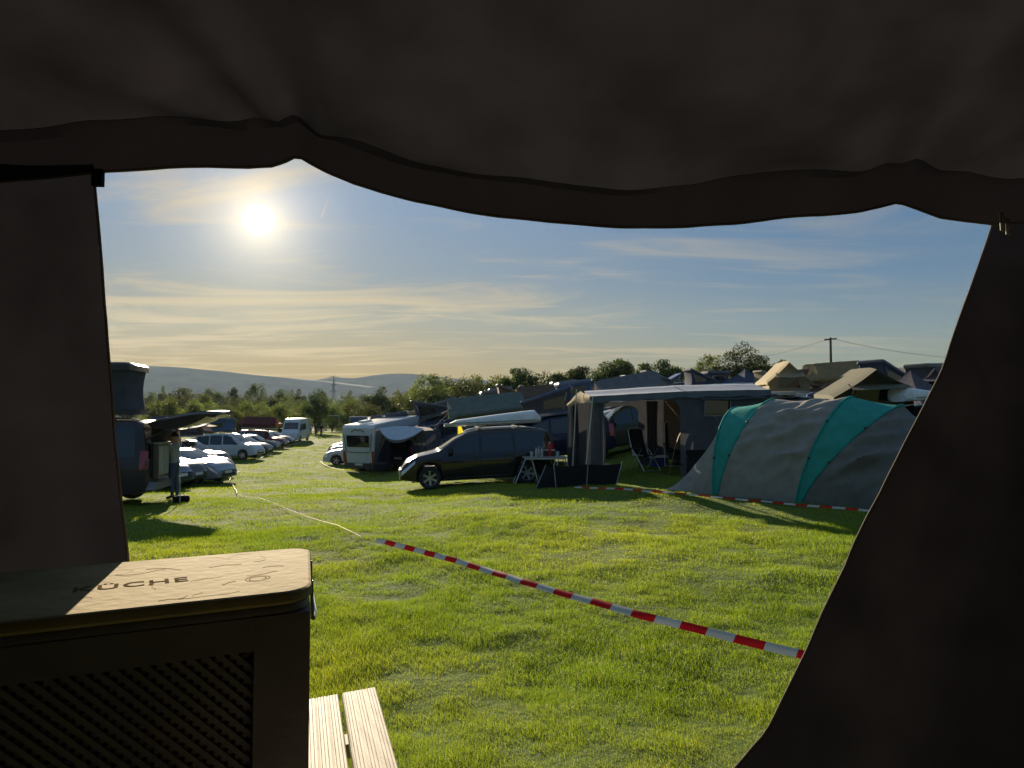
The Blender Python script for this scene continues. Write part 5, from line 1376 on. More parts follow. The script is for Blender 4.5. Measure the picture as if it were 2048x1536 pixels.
def make_cooler(label,m,lidm,L=.5,W=.3,H=.32):
    r=thing('cool_box',label,'cool box'); o=rounded(L,W,.03,3); oc=o+[o[0]]
    mb=MB(); mb.grid([[(x*.94,y*.94,0) for x,y in oc],[(x,y,H*.8) for x,y in oc]]); mb.build('box_body',m,r,smooth=40)
    mb=MB(); mb.grid([[(x*1.03,y*1.03,H*.8) for x,y in oc],[(x*1.03,y*1.03,H*.95) for x,y in oc],[(x*.95,y*.92,H) for x,y in oc]]); mb.poly([(x*.95,y*.92,H) for x,y in o]); mb.build('lid',lidm,r,smooth=40)
    mb=MB(); mb.tube([(-L*.5,-W*.54,H*.7),(-L*.45,-W*.62,H*.9),(L*.45,-W*.62,H*.9),(L*.5,-W*.54,H*.7)],.011,6); mb.build('handle',lidm,r)
    return r
cb=make_cooler('blue cool box with pale lid under the awning by the chairs',mat('cool_box_blue',(.03,.08,.25),rough=.4),WHITEP); cb.location=G(1316,21.2); cb.rotation_euler=(0,0,R(10))
wc=thing('water_canister','pale water canister standing beside the awning curtain','canister',tuple(G(1214,19.6)),R(20)); mb=MB(); mb.box((0,0,.17),(.28,.17,.34),taper=.92); mb.build('canister_body',CLEAR,wc,smooth=20); mb=MB(); mb.tube([(-.08,0,.33),(-.05,0,.40),(.05,0,.40),(.08,0,.33)],.012,6); mb.build('handle',CLEAR,wc); mb=MB(); mb.lathe([(.025,.335),(.025,.37),(.001,.37)],10,M=Matrix.Translation((.1,0,0))); mb.build('cap',mat('red_cap',(.4,.02,.02)),wc)
wp=thing('paper_scrap','scrap of white paper lying before the black car','litter',tuple(G(917,20.9)+Vector((0,0,.05)))); mb=MB(); mb.grid([[(-.13+.09*i,-.1+.07*j,.012*((i*j)%3)) for j in range(4)] for i in range(4)]); mb.build('paper_sheet',WHITEP,wp)
# ------------------------------------------------------------------ seen through the awning and behind the black car
cw,_=make_car('parked_car','silver white hatchback seen through the open awning','car',P_SILVER,'hatch'); nose_at(cw,1126,30,192)
co,_=make_car('parked_car','olive estate car with dark windows behind the awning opening','car',P_OLIVE,'suv',roofbars=True); place(co,1262,27.2,184)
dm=make_ridge_tent('pale grey dome of a tent above the olive car',C_GREY,C_GREY,L=2.2,H=.95,porch=.3); put_on(dm,co,x=-.3)
ky=thing('kayak','long pale blue boat carried above the silver white hatchback','kayak'); rows=[]
for i in range(17):
    t=i/16; w=.36*math.sin(math.pi*min(.97,max(.03,t)))**.6; rows.append([(lerp(-1.6,1.6,t),w*math.cos(a),.15*(math.sin(a) if math.sin(a)>0 else .8*math.sin(a))*max(.15,math.sin(math.pi*t))+.25*abs(t-.5)**2) for a in np.linspace(0,2*math.pi,13)])
mb=MB(); mb.grid(rows,flip=True); mb.build('hull',mat('pale_blue_hull',(.40,.50,.60),rough=.3,coat=.5),ky); mb=MB(); mb.lathe([(.25,0),(.27,.03),(.23,.03)],16,M=Matrix.Translation((.1,0,.14))@Matrix.Scale(.8,4,(0,1,0))); mb.build('cockpit_rim',BLACKP,ky); put_on(ky,cw,x=-.1,dz=.22)
c20,_=make_car('parked_car','dark car under the green roof tent behind the black people carrier','car',P_GREY,'suv',roofbars=True); place(c20,985,28.0,186)
rt=make_ridge_tent('bottle green roof tent with two pale skylights above the black car',C_GREEN,C_GREEN,L=2.5,W=1.7,H=1.0,porch=.5,flyw=None); put_on(rt,c20,x=.0,dz=.06)
mb=MB()
for k in (-.32,.42):
    mb=MB(); mb.grid([[(k+.28*i,-.62+.07*j,.72+.045*j+.05) for j in range(4)] for i in (-1,1)],flip=True); mb.build('skylight',mat('skylight_film',(.55,.60,.66),rough=.25),rt,smooth=0)
for s_,z0 in ((-.5,.62),(-.25,.42)):
    mb=MB(); mb.grid([[(1.30+.80*t,s_+.12*u,z0-.62*t*(1 if s_<-.4 else .8)) for u in (-1,1)] for t in (0,.5,1)]); mb.build('open_door_flap',C_YELLOW,rt)
c21,_=make_car('parked_car','navy car under the slate blue roof tent beside the awning','car',P_NAVY,'suv',roofbars=True); place(c21,1108,26.2,172)
rt=make_wedge_tent('slate blue roof tent with ladder beside the awning post',C_DKGREY,P_BLUE,L=1.9,W=1.5,hi=.90,lo=.50); put_on(rt,c21,x=.0,turn=180,dz=.0)
fl=thing('pennant_flag','yellow pointed pennant standing behind the black car','flag',tuple(G(915,24.5))); mb=MB(); mb.tube([(0,0,0),(.0,0,1.9)],.012,6); mb.build('flag_pole',STEEL,fl)
mb=MB(); rows=[[(x,.03*math.sin(x*9+z*3),z) for x in np.linspace(0,.5*(1-(z-.9)/1.15),5)] for z in np.linspace(.9,1.95,9)]; mb.grid(rows); mb.build('flag_cloth',C_YELLOW,fl)
sg=thing('shrub','small yellow green shrub behind the black car bonnet','shrub',tuple(G(940,26)))
# ------------------------------------------------------------------ people on the lane, goal, pole, pylon
for px,D,lab,ps,rot in ((633,93,'person in dark clothes walking on the lane, left of the pair',dict(tL=(.12,.2,.03),kL=(.10,.12,.5),aL=(.10,.12,.09)),190),(643.5,93,'person in dark clothes walking on the lane, right of the pair',dict(kR=(-.1,.15,.5),aR=(-.1,.14,.09),tR=(-.1,.26,.03)),175)):
    q=make_person(lab,ps,C_DARKW,C_DARKW,group='people walking down the lane'); p=G(px,D); q.location=p; q.rotation_euler=(0,0,R(rot))
q=make_person('person in pale top far down the lane beside the white van','x' and {},C_SHIRT,C_DARKW,group='people walking down the lane'); q.location=G(622,103); q.rotation_euler=(0,0,R(160))
go=thing('goal_frame','thin white goal frame far down the lane','goal',tuple(G(650,118)),R(3)); w=4.7
for s_ in (-1,1):
    mb=MB(); mb.tube([(s_*w/2,0,-.1),(s_*w/2,0,2.9)],.022,6); mb.build('post',WHITEP,go)
mb=MB(); mb.tube([(-w/2,0,2.88),(0,0,2.92),(w/2,0,2.95)],.05,6); mb.build('crossbar',WHITEP,go)
up=thing('utility_pole','tall wooden utility pole with crossarm rising behind the tents','pole',tuple(G(1663,62)),R(8))
mb=MB(); H=8.5-up.location.z; mb.tube([(0,0,-.3),(0,0,H)],[.15,.10],10); mb.build('shaft',WOODPOLE,up)
mb=MB(); mb.bar((-.42,.25,H-.18),(.42,-.25,H-.10),.10,.12); mb.build('crossarm',WOODPOLE,up,smooth=0)
for s_ in (-1,0,1):
    mb=MB(); mb.lathe([(.03,0),(.05,.04),(.035,.09),(.045,.13),(.001,.16)],8,M=Matrix.Translation((.38*s_,-.22*s_,H-.09+.04*s_))); mb.build('insulator',WHITEP,up)
top=Vector((up.location.x,up.location.y,8.45))
for nm,end,sag in (('wire to the trees',at(1420,722,85),.6),('wire to the right',at(2100,712,70),.9)):
    for o in (-.35,.35):
        w_=tag(MB().tube([top.lerp(end,t)+Vector((o*.5,o,-sag*4*t*(1-t))) for t in np.linspace(0,1,24)],.008,4).build('power_wire',BLACKP),'thin '+nm+' from the utility pole','wire',group='power wires')
        w_['label']='thin sagging power wire running from the pole '+('left to the trees' if 'trees' in nm else 'off to the right')
py=thing('lattice_pylon','steel lattice pylon far away before the hills','pylon',tuple(G(667,640)))
def pylon():
    z0=-py.location.z; H=at(667,752,640).z+z0
    segs=[(0,3.6),(.35,2.2),(.62,1.3),(1.0,.35)]
    mb=MB(); wf=lambda t: float(np.interp(t,[s[0] for s in segs],[s[1]*.7 for s in segs]))
    for sx,sy in ((1,1),(1,-1),(-1,1),(-1,-1)): mb.tube([(sx*wf(t),sy*wf(t),t*H) for t in (0,.35,.62,1)],.22,4)
    n=12
    for k in range(n):
        a,b=k/n,(k+1)/n
        for sy in (1,-1):
            mb.tube([(-wf(a),sy*wf(a),a*H),(wf(b),sy*wf(b),b*H)],.13,3); mb.tube([(wf(a),sy*wf(a),a*H),(-wf(b),sy*wf(b),b*H)],.13,3)
    mb.build('lattice_tower',STEEL,py,smooth=0)
    for t,w in ((.97,5.0),(.80,3.0),(.66,3.9)):
        m2=MB(); m2.tube([(-w,0,t*H),(0,0,t*H+1.0),(w,0,t*H)],.2,4); m2.tube([(-w,0,t*H),(w,0,t*H)],.2,4); m2.build('crossarm',STEEL,py,smooth=0)
pylon()
# ------------------------------------------------------------------ barrier tapes
def tape_mat():
    m=bpy.data.materials.new('barrier_tape'); m.use_nodes=True; N,L=nt(m); N.clear()
    out=N.new('ShaderNodeOutputMaterial'); p=N.new('ShaderNodeBsdfPrincipled'); p.inputs['Roughness'].default_value=.5; p.inputs['Specular IOR Level'].default_value=.04
    a=N.new('ShaderNodeAttribute'); a.attribute_name='run'
    f=N.new('ShaderNodeMath'); f.operation='FRACT'; L.new(a.outputs['Fac'],f.inputs[0]); g=N.new('ShaderNodeMath'); g.operation='GREATER_THAN'; L.new(f.outputs[0],g.inputs[0]); g.inputs[1].default_value=.5
    mx=N.new('ShaderNodeMix'); mx.data_type='RGBA'; L.new(g.outputs[0],mx.inputs[0]); mx.inputs[6].default_value=(.46,.46,.45,1); mx.inputs[7].default_value=(.50,.012,.016,1)
    L.new(mx.outputs[2],p.inputs['Base Color']); t=N.new('ShaderNodeBsdfTranslucent'); L.new(mx.outputs[2],t.inputs[0]); s=N.new('ShaderNodeMixShader'); s.inputs[0].default_value=.25
    L.new(p.outputs[0],s.inputs[1]); L.new(t.outputs[0],s.inputs[2]); L.new(s.outputs[0],out.inputs[0]); return m
TAPEM=tape_mat()
def make_tape(label,pts,width,tilt,zoff=.07,pitch=.46,phase=0,wave=.02):
    """pts: ground points; tilt(t) = angle of the strip from flat"""
    P=[Vector(p) for p in pts]; d=[0]
    for a,b in zip(P,P[1:]): d.append(d[-1]+(b-a).length)
    n=max(20,int(d[-1]/.07)); rows=[]; run=[]
    for i in range(n+1):
        s=d[-1]*i/n; x=np.interp(s,d,[p.x for p in P]); y=np.interp(s,d,[p.y for p in P]); s2=min(d[-1],s+.05); s1=max(0,s-.05)
        dx=np.interp(s2,d,[p.x for p in P])-np.interp(s1,d,[p.x for p in P]); dy=np.interp(s2,d,[p.y for p in P])-np.interp(s1,d,[p.y for p in P]); l=math.hypot(dx,dy); nx,ny=-dy/l,dx/l
        t=i/n; a=R(tilt(t)+6*math.sin(s*1.3)); z=(float(gzt(np.array([x]),np.array([y]))[0])*.25+.75*gz(float(x),float(y)))+zoff+wave*math.sin(s*1.1)
        row=[]
        for u in (-.5,-.17,.17,.5): row.append((x+nx*u*width*math.cos(a),y+ny*u*width*math.cos(a),z+u*width*math.sin(a)+.006*(abs(u)<.3))); run.append(s/pitch+phase)
        rows.append(row)
    mb=MB(); mb.grid(rows); o=mb.build('barrier_tape',TAPEM,None,smooth=80); at_=o.data.attributes.new('run','FLOAT','POINT'); at_.data.foreach_set('value',run)
    return tag(o,label,'barrier tape',group='red and white barrier tapes on the grass')
gh=lambda px,py: ground_hit(px,py)
make_tape('red and white tape running from mid lawn to the door flap',[gh(752,1093),gh(800,1106),gh(870,1127),gh(960,1153),gh(1040,1176),gh(1130,1201),gh(1200,1221),gh(1280,1246),gh(1380,1274),gh(1490,1306),gh(1600,1336),gh(1760,1383),gh(2000,1452),gh(2300,1535)],.074,lambda t:50-14*t,zoff=.085,pitch=.52)
make_tape('pale twisted tape crossing the lawn towards the left row',[gh(722,1084),gh(690,1069),gh(610,1038),gh(540,1012),gh(500,1000),gh(478,994)],.013,lambda t:8,zoff=.075,wave=.01)
make_tape('thin pale tape bending along the silver estate car',[gh(474,992),gh(466,975),gh(459,964),gh(466,955),gh(478,946)],.018,lambda t:20,zoff=.08,wave=.01)
make_tape('thin pale tape beside the white small van',[gh(508,927),gh(525,917),gh(545,909)],.03,lambda t:30,zoff=.1,wave=.01)
make_tape('thin pale tape below the far white van',[gh(560,899),gh(590,889),gh(618,880)],.035,lambda t:40,zoff=.1,wave=.01)
make_tape('pale tape angled on the grass before the motorhome',[gh(654,915),gh(641,927),gh(650,933),gh(668,940),gh(688,944)],.022,lambda t:25,zoff=.1,wave=.01)
make_tape('pale tape passing below the tailgate tent and the black car',[gh(690,944),gh(740,948),gh(800,951),gh(860,955)],.016,lambda t:10,zoff=.06,wave=.01)
make_tape('red and white tape stretched along the foot of the tunnel tent',[gh(1150,980),gh(1180,982),gh(1300,990),gh(1420,998),gh(1530,1008),gh(1650,1021),gh(1745,1032),gh(1850,1044),gh(2100,1072),gh(2400,1110)],.05,lambda t:35,zoff=.06,pitch=.5)
# ------------------------------------------------------------------ packed rows of roof tents behind
TYPES={'ridge':'gable','wedge':'wedge','pop':'box'}
CL={'tan':(C_TAN,C_TAN),'navy':(C_NAVY,C_NAVY),'grey':(C_GREY,C_GREY),'brown':(C_BROWN,C_BROWN),'slate':(C_SLATE,C_DKGREY),'olive':(C_OLIVE,C_OLIVE),'sand':(C_SAND,C_SAND),'blue':(C_BLUE,C_BLUE),'plum':(C_PLUM,C_PLUM),'green':(C_GREEN,C_GREEN)}
CARP={'black':P_BLACK,'white':P_WHITE,'silver':P_SILVER,'graphite':P_GREY,'navy':P_NAVY,'olive':P_OLIVE,'blue grey':P_BLUE}
CARN={'hatch':'hatchback','suv':'off roader','wagon':'estate car','caddy':'small van','bus':'van','mpv':'people carrier'}
_proto_t={}; _proto_c={}
def tent_copy(kind,col,porch=.28,ladder=False):
    k=(kind,col,porch)
    if k not in _proto_t:
        f,fl=CL[col]
        _proto_t[k]=[make_ridge_tent('x',f,fl,L=2.0,W=1.35,porch=porch,ladder=False) if kind=='ridge' else make_wedge_tent('x',f,mat('shell_'+col,tuple(c*.8 for c in f.node_tree.nodes['Color Ramp'].color_ramp.elements[0].color[:3]),rough=.35,coat=.5),ladder=False) if kind=='wedge' else make_pop_tent('x',f,mat('shell_'+col,tuple(c*.8 for c in f.node_tree.nodes['Color Ramp'].color_ramp.elements[0].color[:3]),rough=.35,coat=.5),H=.85),0]
    e=_proto_t[k]; e[1]+=1
    return e[0] if e[1]==1 else copy_tree(e[0])
def car_copy(kind,col):
    k=kind
    if k not in _proto_c: _proto_c[k]=[make_car('parked_car','x','car',CARP[col],kind,roofbars=False,detail=False)[0],col,0]
    e=_proto_c[k]; e[2]+=1
    if e[2]==1: return e[0]
    c=copy_tree(e[0])
    if col!=e[1]: repaint(c,CARP[e[1]],CARP[col])
    return c
GT='roof tents in the packed rows'; GC='vehicles in the packed rows'
# px, D, vehicle, paint, heading, tent kind, cloth, turn, words that single it out
ROWS=[
 # first rows behind the tailgate tent
 (880,40.5,'bus','navy',186,'wedge','slate',0,'above the tailgate tent, left of the yellow pennant'),
 (782,41,'suv','black',183,'pop','navy',0,'directly above the motorhome roof'),
 (722,52,'caddy','graphite',182,'pop','blue',0,'beyond the motorhome, nearest the lane'),
 (838,45,'wagon','graphite',182,'wedge','grey',180,'in the row behind the tailgate tent'),
 (893,41,'suv','blue grey',184,'pop','grey',0,'left behind the green roof tent'),
 # behind the green roof tent
 (925,52,'hatch','silver',184,'wedge','navy',0,'in the second row above the green roof tent'),
 (985,46,'suv','black',186,'pop','grey',90,'peeking over the ridge of the green roof tent'),
 (1025,43,'caddy','graphite',186,'wedge','brown',0,'right behind the green roof tent'),
 (1065,40,'suv','olive',188,'ridge','brown',10,'between the green and the slate blue roof tents'),
 (1100,48,'wagon','silver',188,'ridge','brown',70,'behind the slate blue roof tent'),
 (1062,58,'mpv','graphite',186,'ridge','plum',0,'in the third row left of the awning'),
 (1147,44,'caddy','blue grey',190,'pop','blue',0,'just above the tan gable of the awning'),
 (1185,52,'suv','black',190,'ridge','grey',75,'above the left end of the awning roof'),
 (1215,60,'bus','white',190,None,None,0,'under the trees above the awning'),
 (1232,50,'wagon','graphite',190,'wedge','navy',180,'above the middle of the awning roof'),
 (1268,58,'caddy','black',192,'pop','blue',0,'under the trees above the awning, second from the pole tent'),
 (1300,66,'hatch','silver',192,'ridge','sand',80,'under the trees above the right end of the awning'),
 (1312,52,'suv','white',192,'wedge','grey',0,'white shell above the right end of the awning'),
 (1352,58,'bus','graphite',192,None,None,0,'just above the cabin roof of the trailer tent'),
 (1395,52,'mpv','blue grey',194,'wedge','navy',0,'above the cabin roof, left of the blue van'),
 (1455,44,'bus','blue grey',194,None,None,0,'standing above the cabin roof'),
 (1425,62,'caddy','white',194,'pop','navy',0,'below the rounded tree'),
 (1532,58,'wagon','black',196,'wedge','sand',0,'behind the tan gable tent'),
 # thin far rows under the trees
 (850,55,'suv','white',184,'pop','sand',0,'in the third row left of the green roof tent'),
 (905,60,'hatch','graphite',184,'wedge','plum',0,'in the far row under the pale bushes'),
 (948,58,'wagon','white',185,'ridge','brown',80,'in the far row above the green roof tent'),
 (1000,64,'caddy','silver',186,'pop','blue',0,'in the farthest row under the leafy tree'),
 (1040,50,'suv','black',186,'ridge','sand',75,'right of the green roof tent, below the leafy tree'),
 (1085,66,'mpv','white',188,'wedge','grey',0,'in the farthest row left of the awning peak'),
 (1125,60,'bus','graphite',188,'pop','grey',0,'on a tall van behind the awning gable'),
 (1160,68,'suv','silver',189,'ridge','tan',80,'in the farthest row behind the awning gable'),
 (1205,70,'hatch','black',190,'pop','sand',0,'in the farthest row above the awning'),
 (1250,68,'suv','white',190,'ridge','brown',85,'in the farthest row under the broad dark tree'),
 (1335,70,'caddy','graphite',192,'wedge','blue',180,'in the farthest row under the ragged tree'),
 (1385,66,'suv','silver',192,'ridge','plum',80,'in the farthest row above the cabin roof'),
 # right hand rows
 (1552,25.5,'suv','graphite',200,'ridge','sand',62,'with brown awning, right of the trailer tent'),
 (1600,33,'wagon','black',200,'ridge','brown',115,'between the sand and olive gable tents'),
 (1668,32,'suv','silver',202,'ridge','tan',118,'with sunlit gable below the utility pole'),
 (1640,41,'caddy','graphite',202,'ridge','tan',120,'small and sunlit, left of the utility pole'),
 (1738,39,'suv','navy',205,'ridge','navy',60,'with pale front on the skyline right of the pole'),
 (1803,41,'wagon','black',205,'ridge','slate',75,'arched on the skyline before the door flap'),
 (1850,37,'suv','graphite',205,'pop','slate',0,'standing highest on the skyline at the door flap'),
 (1700,48,'hatch','graphite',204,'ridge','slate',90,'far behind the tan gable tents'),
 (1768,30,'mpv','blue grey',204,'wedge','navy',0,'between the olive gable tent and the skyline tents'),
 (1898,30,'wagon','graphite',206,'ridge','plum',0,'mostly behind the door flap'),
]
for (px,D,vk,vc,hd,tk,tc_,turn,words) in ROWS:
    c=car_copy(vk,vc); place(c,px,D,hd); c['group']=GC
    nm={'tan':'tan','sand':'sand coloured','plum':'plum grey'}.get(tc_,tc_)
    if tk: c['label']=f"{vc} {CARN[vk]} under the {nm} {TYPES[tk]} tent {words}"
    else: c['label']=f"{vc} {CARN[vk]} without tent {words}"
    w=c['label'].split(); c['label']=' '.join(w[:16]).rstrip(',')
    c['category']='van' if vk in('bus','caddy') else 'car'
    if tk:
        t=tent_copy(tk,tc_); put_on(t,c,x=-.35,turn=turn,dz=.10); t['group']=GT; t['label']=' '.join(f"{nm} {TYPES[tk]} roof tent {words}".split()[:16])
# the big olive tent close by on the right
ob,_=make_car('parked_car','dark estate car under the big olive gable tent','car',P_GREY,'wagon'); place(ob,1722,21.4,205); ob['group']=GC
t=make_ridge_tent('big olive gable tent with wide fly nearest the teal tunnel tent',C_OLIVE,C_OLIVE,L=2.1,W=2.1,H=1.15,porch=.9,ladder=True); put_on(t,ob,x=-.2,turn=54,dz=.08)
ov,_=make_car('parked_car','dark estate car at the door flap with white roof box','car',P_BLACK,'suv'); place(ov,1842,20.0,205); ov['group']=GC
rb2=make_roof_box('short white roof box showing above the teal tunnel tent',WHITEP,L=1.7,W=.8,H=.40); put_on(rb2,ov,x=.0,dz=.10,turn=180)
# blue folded boat cover
bl=thing('rolled_cover','rolled bright blue cover between the tan and olive gable tents','cover'); mb=MB(); mb.lathe([(.001,-.55),(.14,-.53),(.2,-.4),(.21,0),(.19,.4),(.12,.53),(.001,.55)],14,axis='y'); mb.build('cover_roll',C_BLUE,bl)
mb=MB(); 
for y in (-.3,.3): mb.lathe([(.206,y-.02),(.213,y),(.206,y+.02)],14,axis='y',cap=False)
mb.build('strap',BLACKP,bl); p=G(1645,26); bl.location=(p.x,p.y,at(1645,780,26).z); bl.rotation_euler=(0,0,R(75))
bv,_=make_car('parked_car','graphite estate car below the rolled blue cover','car',P_GREY,'wagon'); place(bv,1648,26,202); bv['group']=GC; bl.location.z=on(bv,0,0,1.65).z
def pavilion(label,px,D,pytop,w,m,legs=True,group='pointed pavilion tents'):
    p=G(px,D); r=thing('pavilion_tent',label,'tent',tuple(p),R(25),group=group); top=at(px,pytop,D).z-p.z; ev=top-.36*w-.25
    mb=MB(); n=8
    for a in range(4):
        t0,t1=R(45+90*a),R(135+90*a); c0=Vector((math.cos(t0),math.sin(t0),0))*w*.707; c1=Vector((math.cos(t1),math.sin(t1),0))*w*.707; rows=[]
        for i in range(7):
            v=i/6; rows.append([c0.lerp(c1,k/6)*(v)+Vector((0,0,lerp(top,ev,v**.8)-.06*math.sin(k/6*math.pi)*v)) for k in range(7)])
        rows.append([q-Vector((0,0,.2)) for q in rows[-1]]); mb.grid(rows)
    mb.build('peaked_roof',m,r,smooth=40)
    for a in range(4):
        t=R(45+90*a); mb=MB(); q=Vector((math.cos(t),math.sin(t),0))*w*.70; mb.tube([q,q+Vector((0,0,ev))],.03,6); mb.build('leg',ALU,r)
    return r
pavilion('plum grey pointed pavilion rising behind the door flap',1822,26,741,3.1,C_PLUM)
pavilion('small navy pointed pavilion peak under the rounded tree',1491,60,737,2.9,C_NAVY)

# ------------------------------------------------------------------ trees
def leaf_mat(name,c0,c1,tr=.35):
    m=bpy.data.materials.new(name); m.use_nodes=True; N,L=nt(m); N.clear()
    out=N.new('ShaderNodeOutputMaterial'); a=N.new('ShaderNodeAttribute'); a.attribute_name='tint'
    oi=N.new('ShaderNodeObjectInfo'); r=N.new('ShaderNodeMix'); r.data_type='RGBA'; L.new(a.outputs['Fac'],r.inputs[0]); r.inputs[6].default_value=(*c0,1); r.inputs[7].default_value=(*c1,1)
    hv=N.new('ShaderNodeHueSaturation'); L.new(r.outputs[2],hv.inputs['Color'])
    mr=N.new('ShaderNodeMapRange'); L.new(oi.outputs['Random'],mr.inputs[0]); mr.inputs[3].default_value=.7; mr.inputs[4].default_value=1.35; L.new(mr.outputs[0],hv.inputs['Value'])
    m2=N.new('ShaderNodeMapRange'); L.new(oi.outputs['Random'],m2.inputs[0]); m2.inputs[3].default_value=.475; m2.inputs[4].default_value=.515; L.new(m2.outputs[0],hv.inputs['Hue'])
    d=N.new('ShaderNodeBsdfPrincipled'); d.inputs['Roughness'].default_value=.6; d.inputs['Specular IOR Level'].default_value=.2; L.new(hv.outputs[0],d.inputs['Base Color'])
    t=N.new('ShaderNodeBsdfTranslucent'); L.new(hv.outputs[0],t.inputs[0]); s=N.new('ShaderNodeMixShader'); s.inputs[0].default_value=tr; L.new(d.outputs[0],s.inputs[1]); L.new(t.outputs[0],s.inputs[2]); L.new(s.outputs[0],out.inputs[0]); return m
LEAF=leaf_mat('tree_leaves',(.028,.048,.012),(.075,.105,.022)); LEAFL=leaf_mat('light_leaves',(.075,.10,.022),(.155,.18,.040),.5); LEAFV=leaf_mat('valley_leaves_hazed',(.045,.065,.02),(.10,.125,.034),.45); BARK=mat('tree_bark',(.07,.055,.04),rough=.95,bump=.6,bscale=20,stretch=(1,1,.2))  # valley leaf colours lightened to stand in for haze
def make_tree(label,seed,H=8,Wd=6,trunk=.28,leaves=5200,leaf=.30,kind='oak',m=LEAF,nclump=46,name='tree'):
    rg=np.random.default_rng(seed); rr=random.Random(seed)
    r=thing(name,label,'tree' if name=='tree' else 'bush')
    mb=MB(); th=H*(1-trunk)*.75+H*trunk
    mb.tube([(0,0,-.3),(rr.uniform(-.1,.1),rr.uniform(-.1,.1),H*trunk),(rr.uniform(-.3,.3),rr.uniform(-.3,.3),th)],[H*.030,H*.022,H*.006],8)
    cl=[]; zc=H*(trunk+(1-trunk)*.5); hz=H*(1-trunk)*.5
    for k in range(nclump):
        for _ in range(60):
            u=rg.normal(size=3); u/=np.linalg.norm(u); q=rg.uniform(.05,.95)**.5
            p=np.array([u[0]*Wd/2*q,u[1]*Wd/2*q,zc+u[2]*hz*q])
            if kind=='round' or p[2]>H*trunk*.9: break
        if kind=='oak': f=1-.35*max(0,(p[2]-zc)/hz)**2; p[:2]*=f
        rad=rg.uniform(.15,.25)*Wd*(1-.30*q+.1)
        cl.append((p,rad))
    for p,rad in cl[:12]:
        z0=H*trunk*rr.uniform(.8,1.5); mb.tube([(0,0,min(z0,p[2]*.8)),(p[0]*.45,p[1]*.45,lerp(z0,p[2],.55)),tuple(p)],[H*.012,H*.008,H*.003],5)
    mb.build('trunk',BARK,r,smooth=60)
    n=leaves; ci=rg.integers(0,len(cl),n); P=np.array([cl[i][0] for i in ci]); Rd=np.array([cl[i][1] for i in ci])
    u=rg.normal(size=(n,3)); u/=np.linalg.norm(u,axis=1)[:,None]; q=rg.uniform(.2,1.08,n)**.55
    P=P+u*(Rd*q)[:,None]*np.array([1,1,.8]); 
    stray=rg.random(n)<.05; P[stray]+=rg.normal(size=(stray.sum(),3))*Wd*.035
    s=leaf*rg.uniform(.55,1.25,n)
    a=rg.normal(size=(n,3)); a/=np.linalg.norm(a,axis=1)[:,None]; b=np.cross(a,rg.normal(size=(n,3))); b/=np.linalg.norm(b,axis=1)[:,None]
    a=a*s[:,None]*.5; b=b*s[:,None]*.34
    V=np.stack([P-a,P+b*1.0,P+a,P-b],1).reshape(-1,3)
    me=bpy.data.meshes.new('crown'); me.vertices.add(n*4); me.vertices.foreach_set('co',V.reshape(-1)); me.loops.add(n*4); me.loops.foreach_set('vertex_index',np.arange(n*4,dtype=np.int32)); me.polygons.add(n); me.polygons.foreach_set('loop_start',(np.arange(n)*4).astype(np.int32))
    cv=np.array([rr.random() for _ in cl])[ci]*.6+rg.random(n)*.4
    at_=me.attributes.new('tint','FLOAT','POINT'); at_.data.foreach_set('value',np.repeat(cv,4)); me.materials.append(m); me.update(); me.validate()
    o=bpy.data.objects.new('crown',me); COL.objects.link(o); o.parent=r
    r['th']=H; r['tw']=Wd
    return r
PT=[make_tree('t',11,8,6.4,.08,10500,.31,'oak'),make_tree('t',12,8,5.2,.06,9500,.31,'oak'),make_tree('t',13,8,7.4,.07,11000,.32,'oak'),make_tree('t',14,8,6.0,.05,9500,.25,'round'),
    make_tree('t',15,8,6.6,.08,8500,.28,'oak',LEAFL),make_tree('t',16,5,6.5,.03,7000,.25,'round',LEAFL,40),make_tree('t',17,5,7.5,.03,7500,.25,'round',LEAF,40),
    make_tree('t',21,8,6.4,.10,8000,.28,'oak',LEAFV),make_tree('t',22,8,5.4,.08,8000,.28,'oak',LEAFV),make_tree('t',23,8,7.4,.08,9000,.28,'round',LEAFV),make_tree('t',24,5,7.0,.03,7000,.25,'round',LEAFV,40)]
_tu=[0]*len(PT)
def tree(i,px,D,pytop,wpx,label,group,name=None):
    r=PT[i] if _tu[i]==0 else copy_tree(PT[i]); _tu[i]+=1
    p=G(px,D); h=at(px,pytop,D).z-p.z; r.location=(p.x,p.y,p.z-.1); sx=wpx/F*D/r['tw']; r.scale=(sx,sx,h/r['th']); r.rotation_euler=(0,0,random.uniform(0,6.28))
    r['label']=label; r['group']=group; return r
TG='trees behind the camp field'
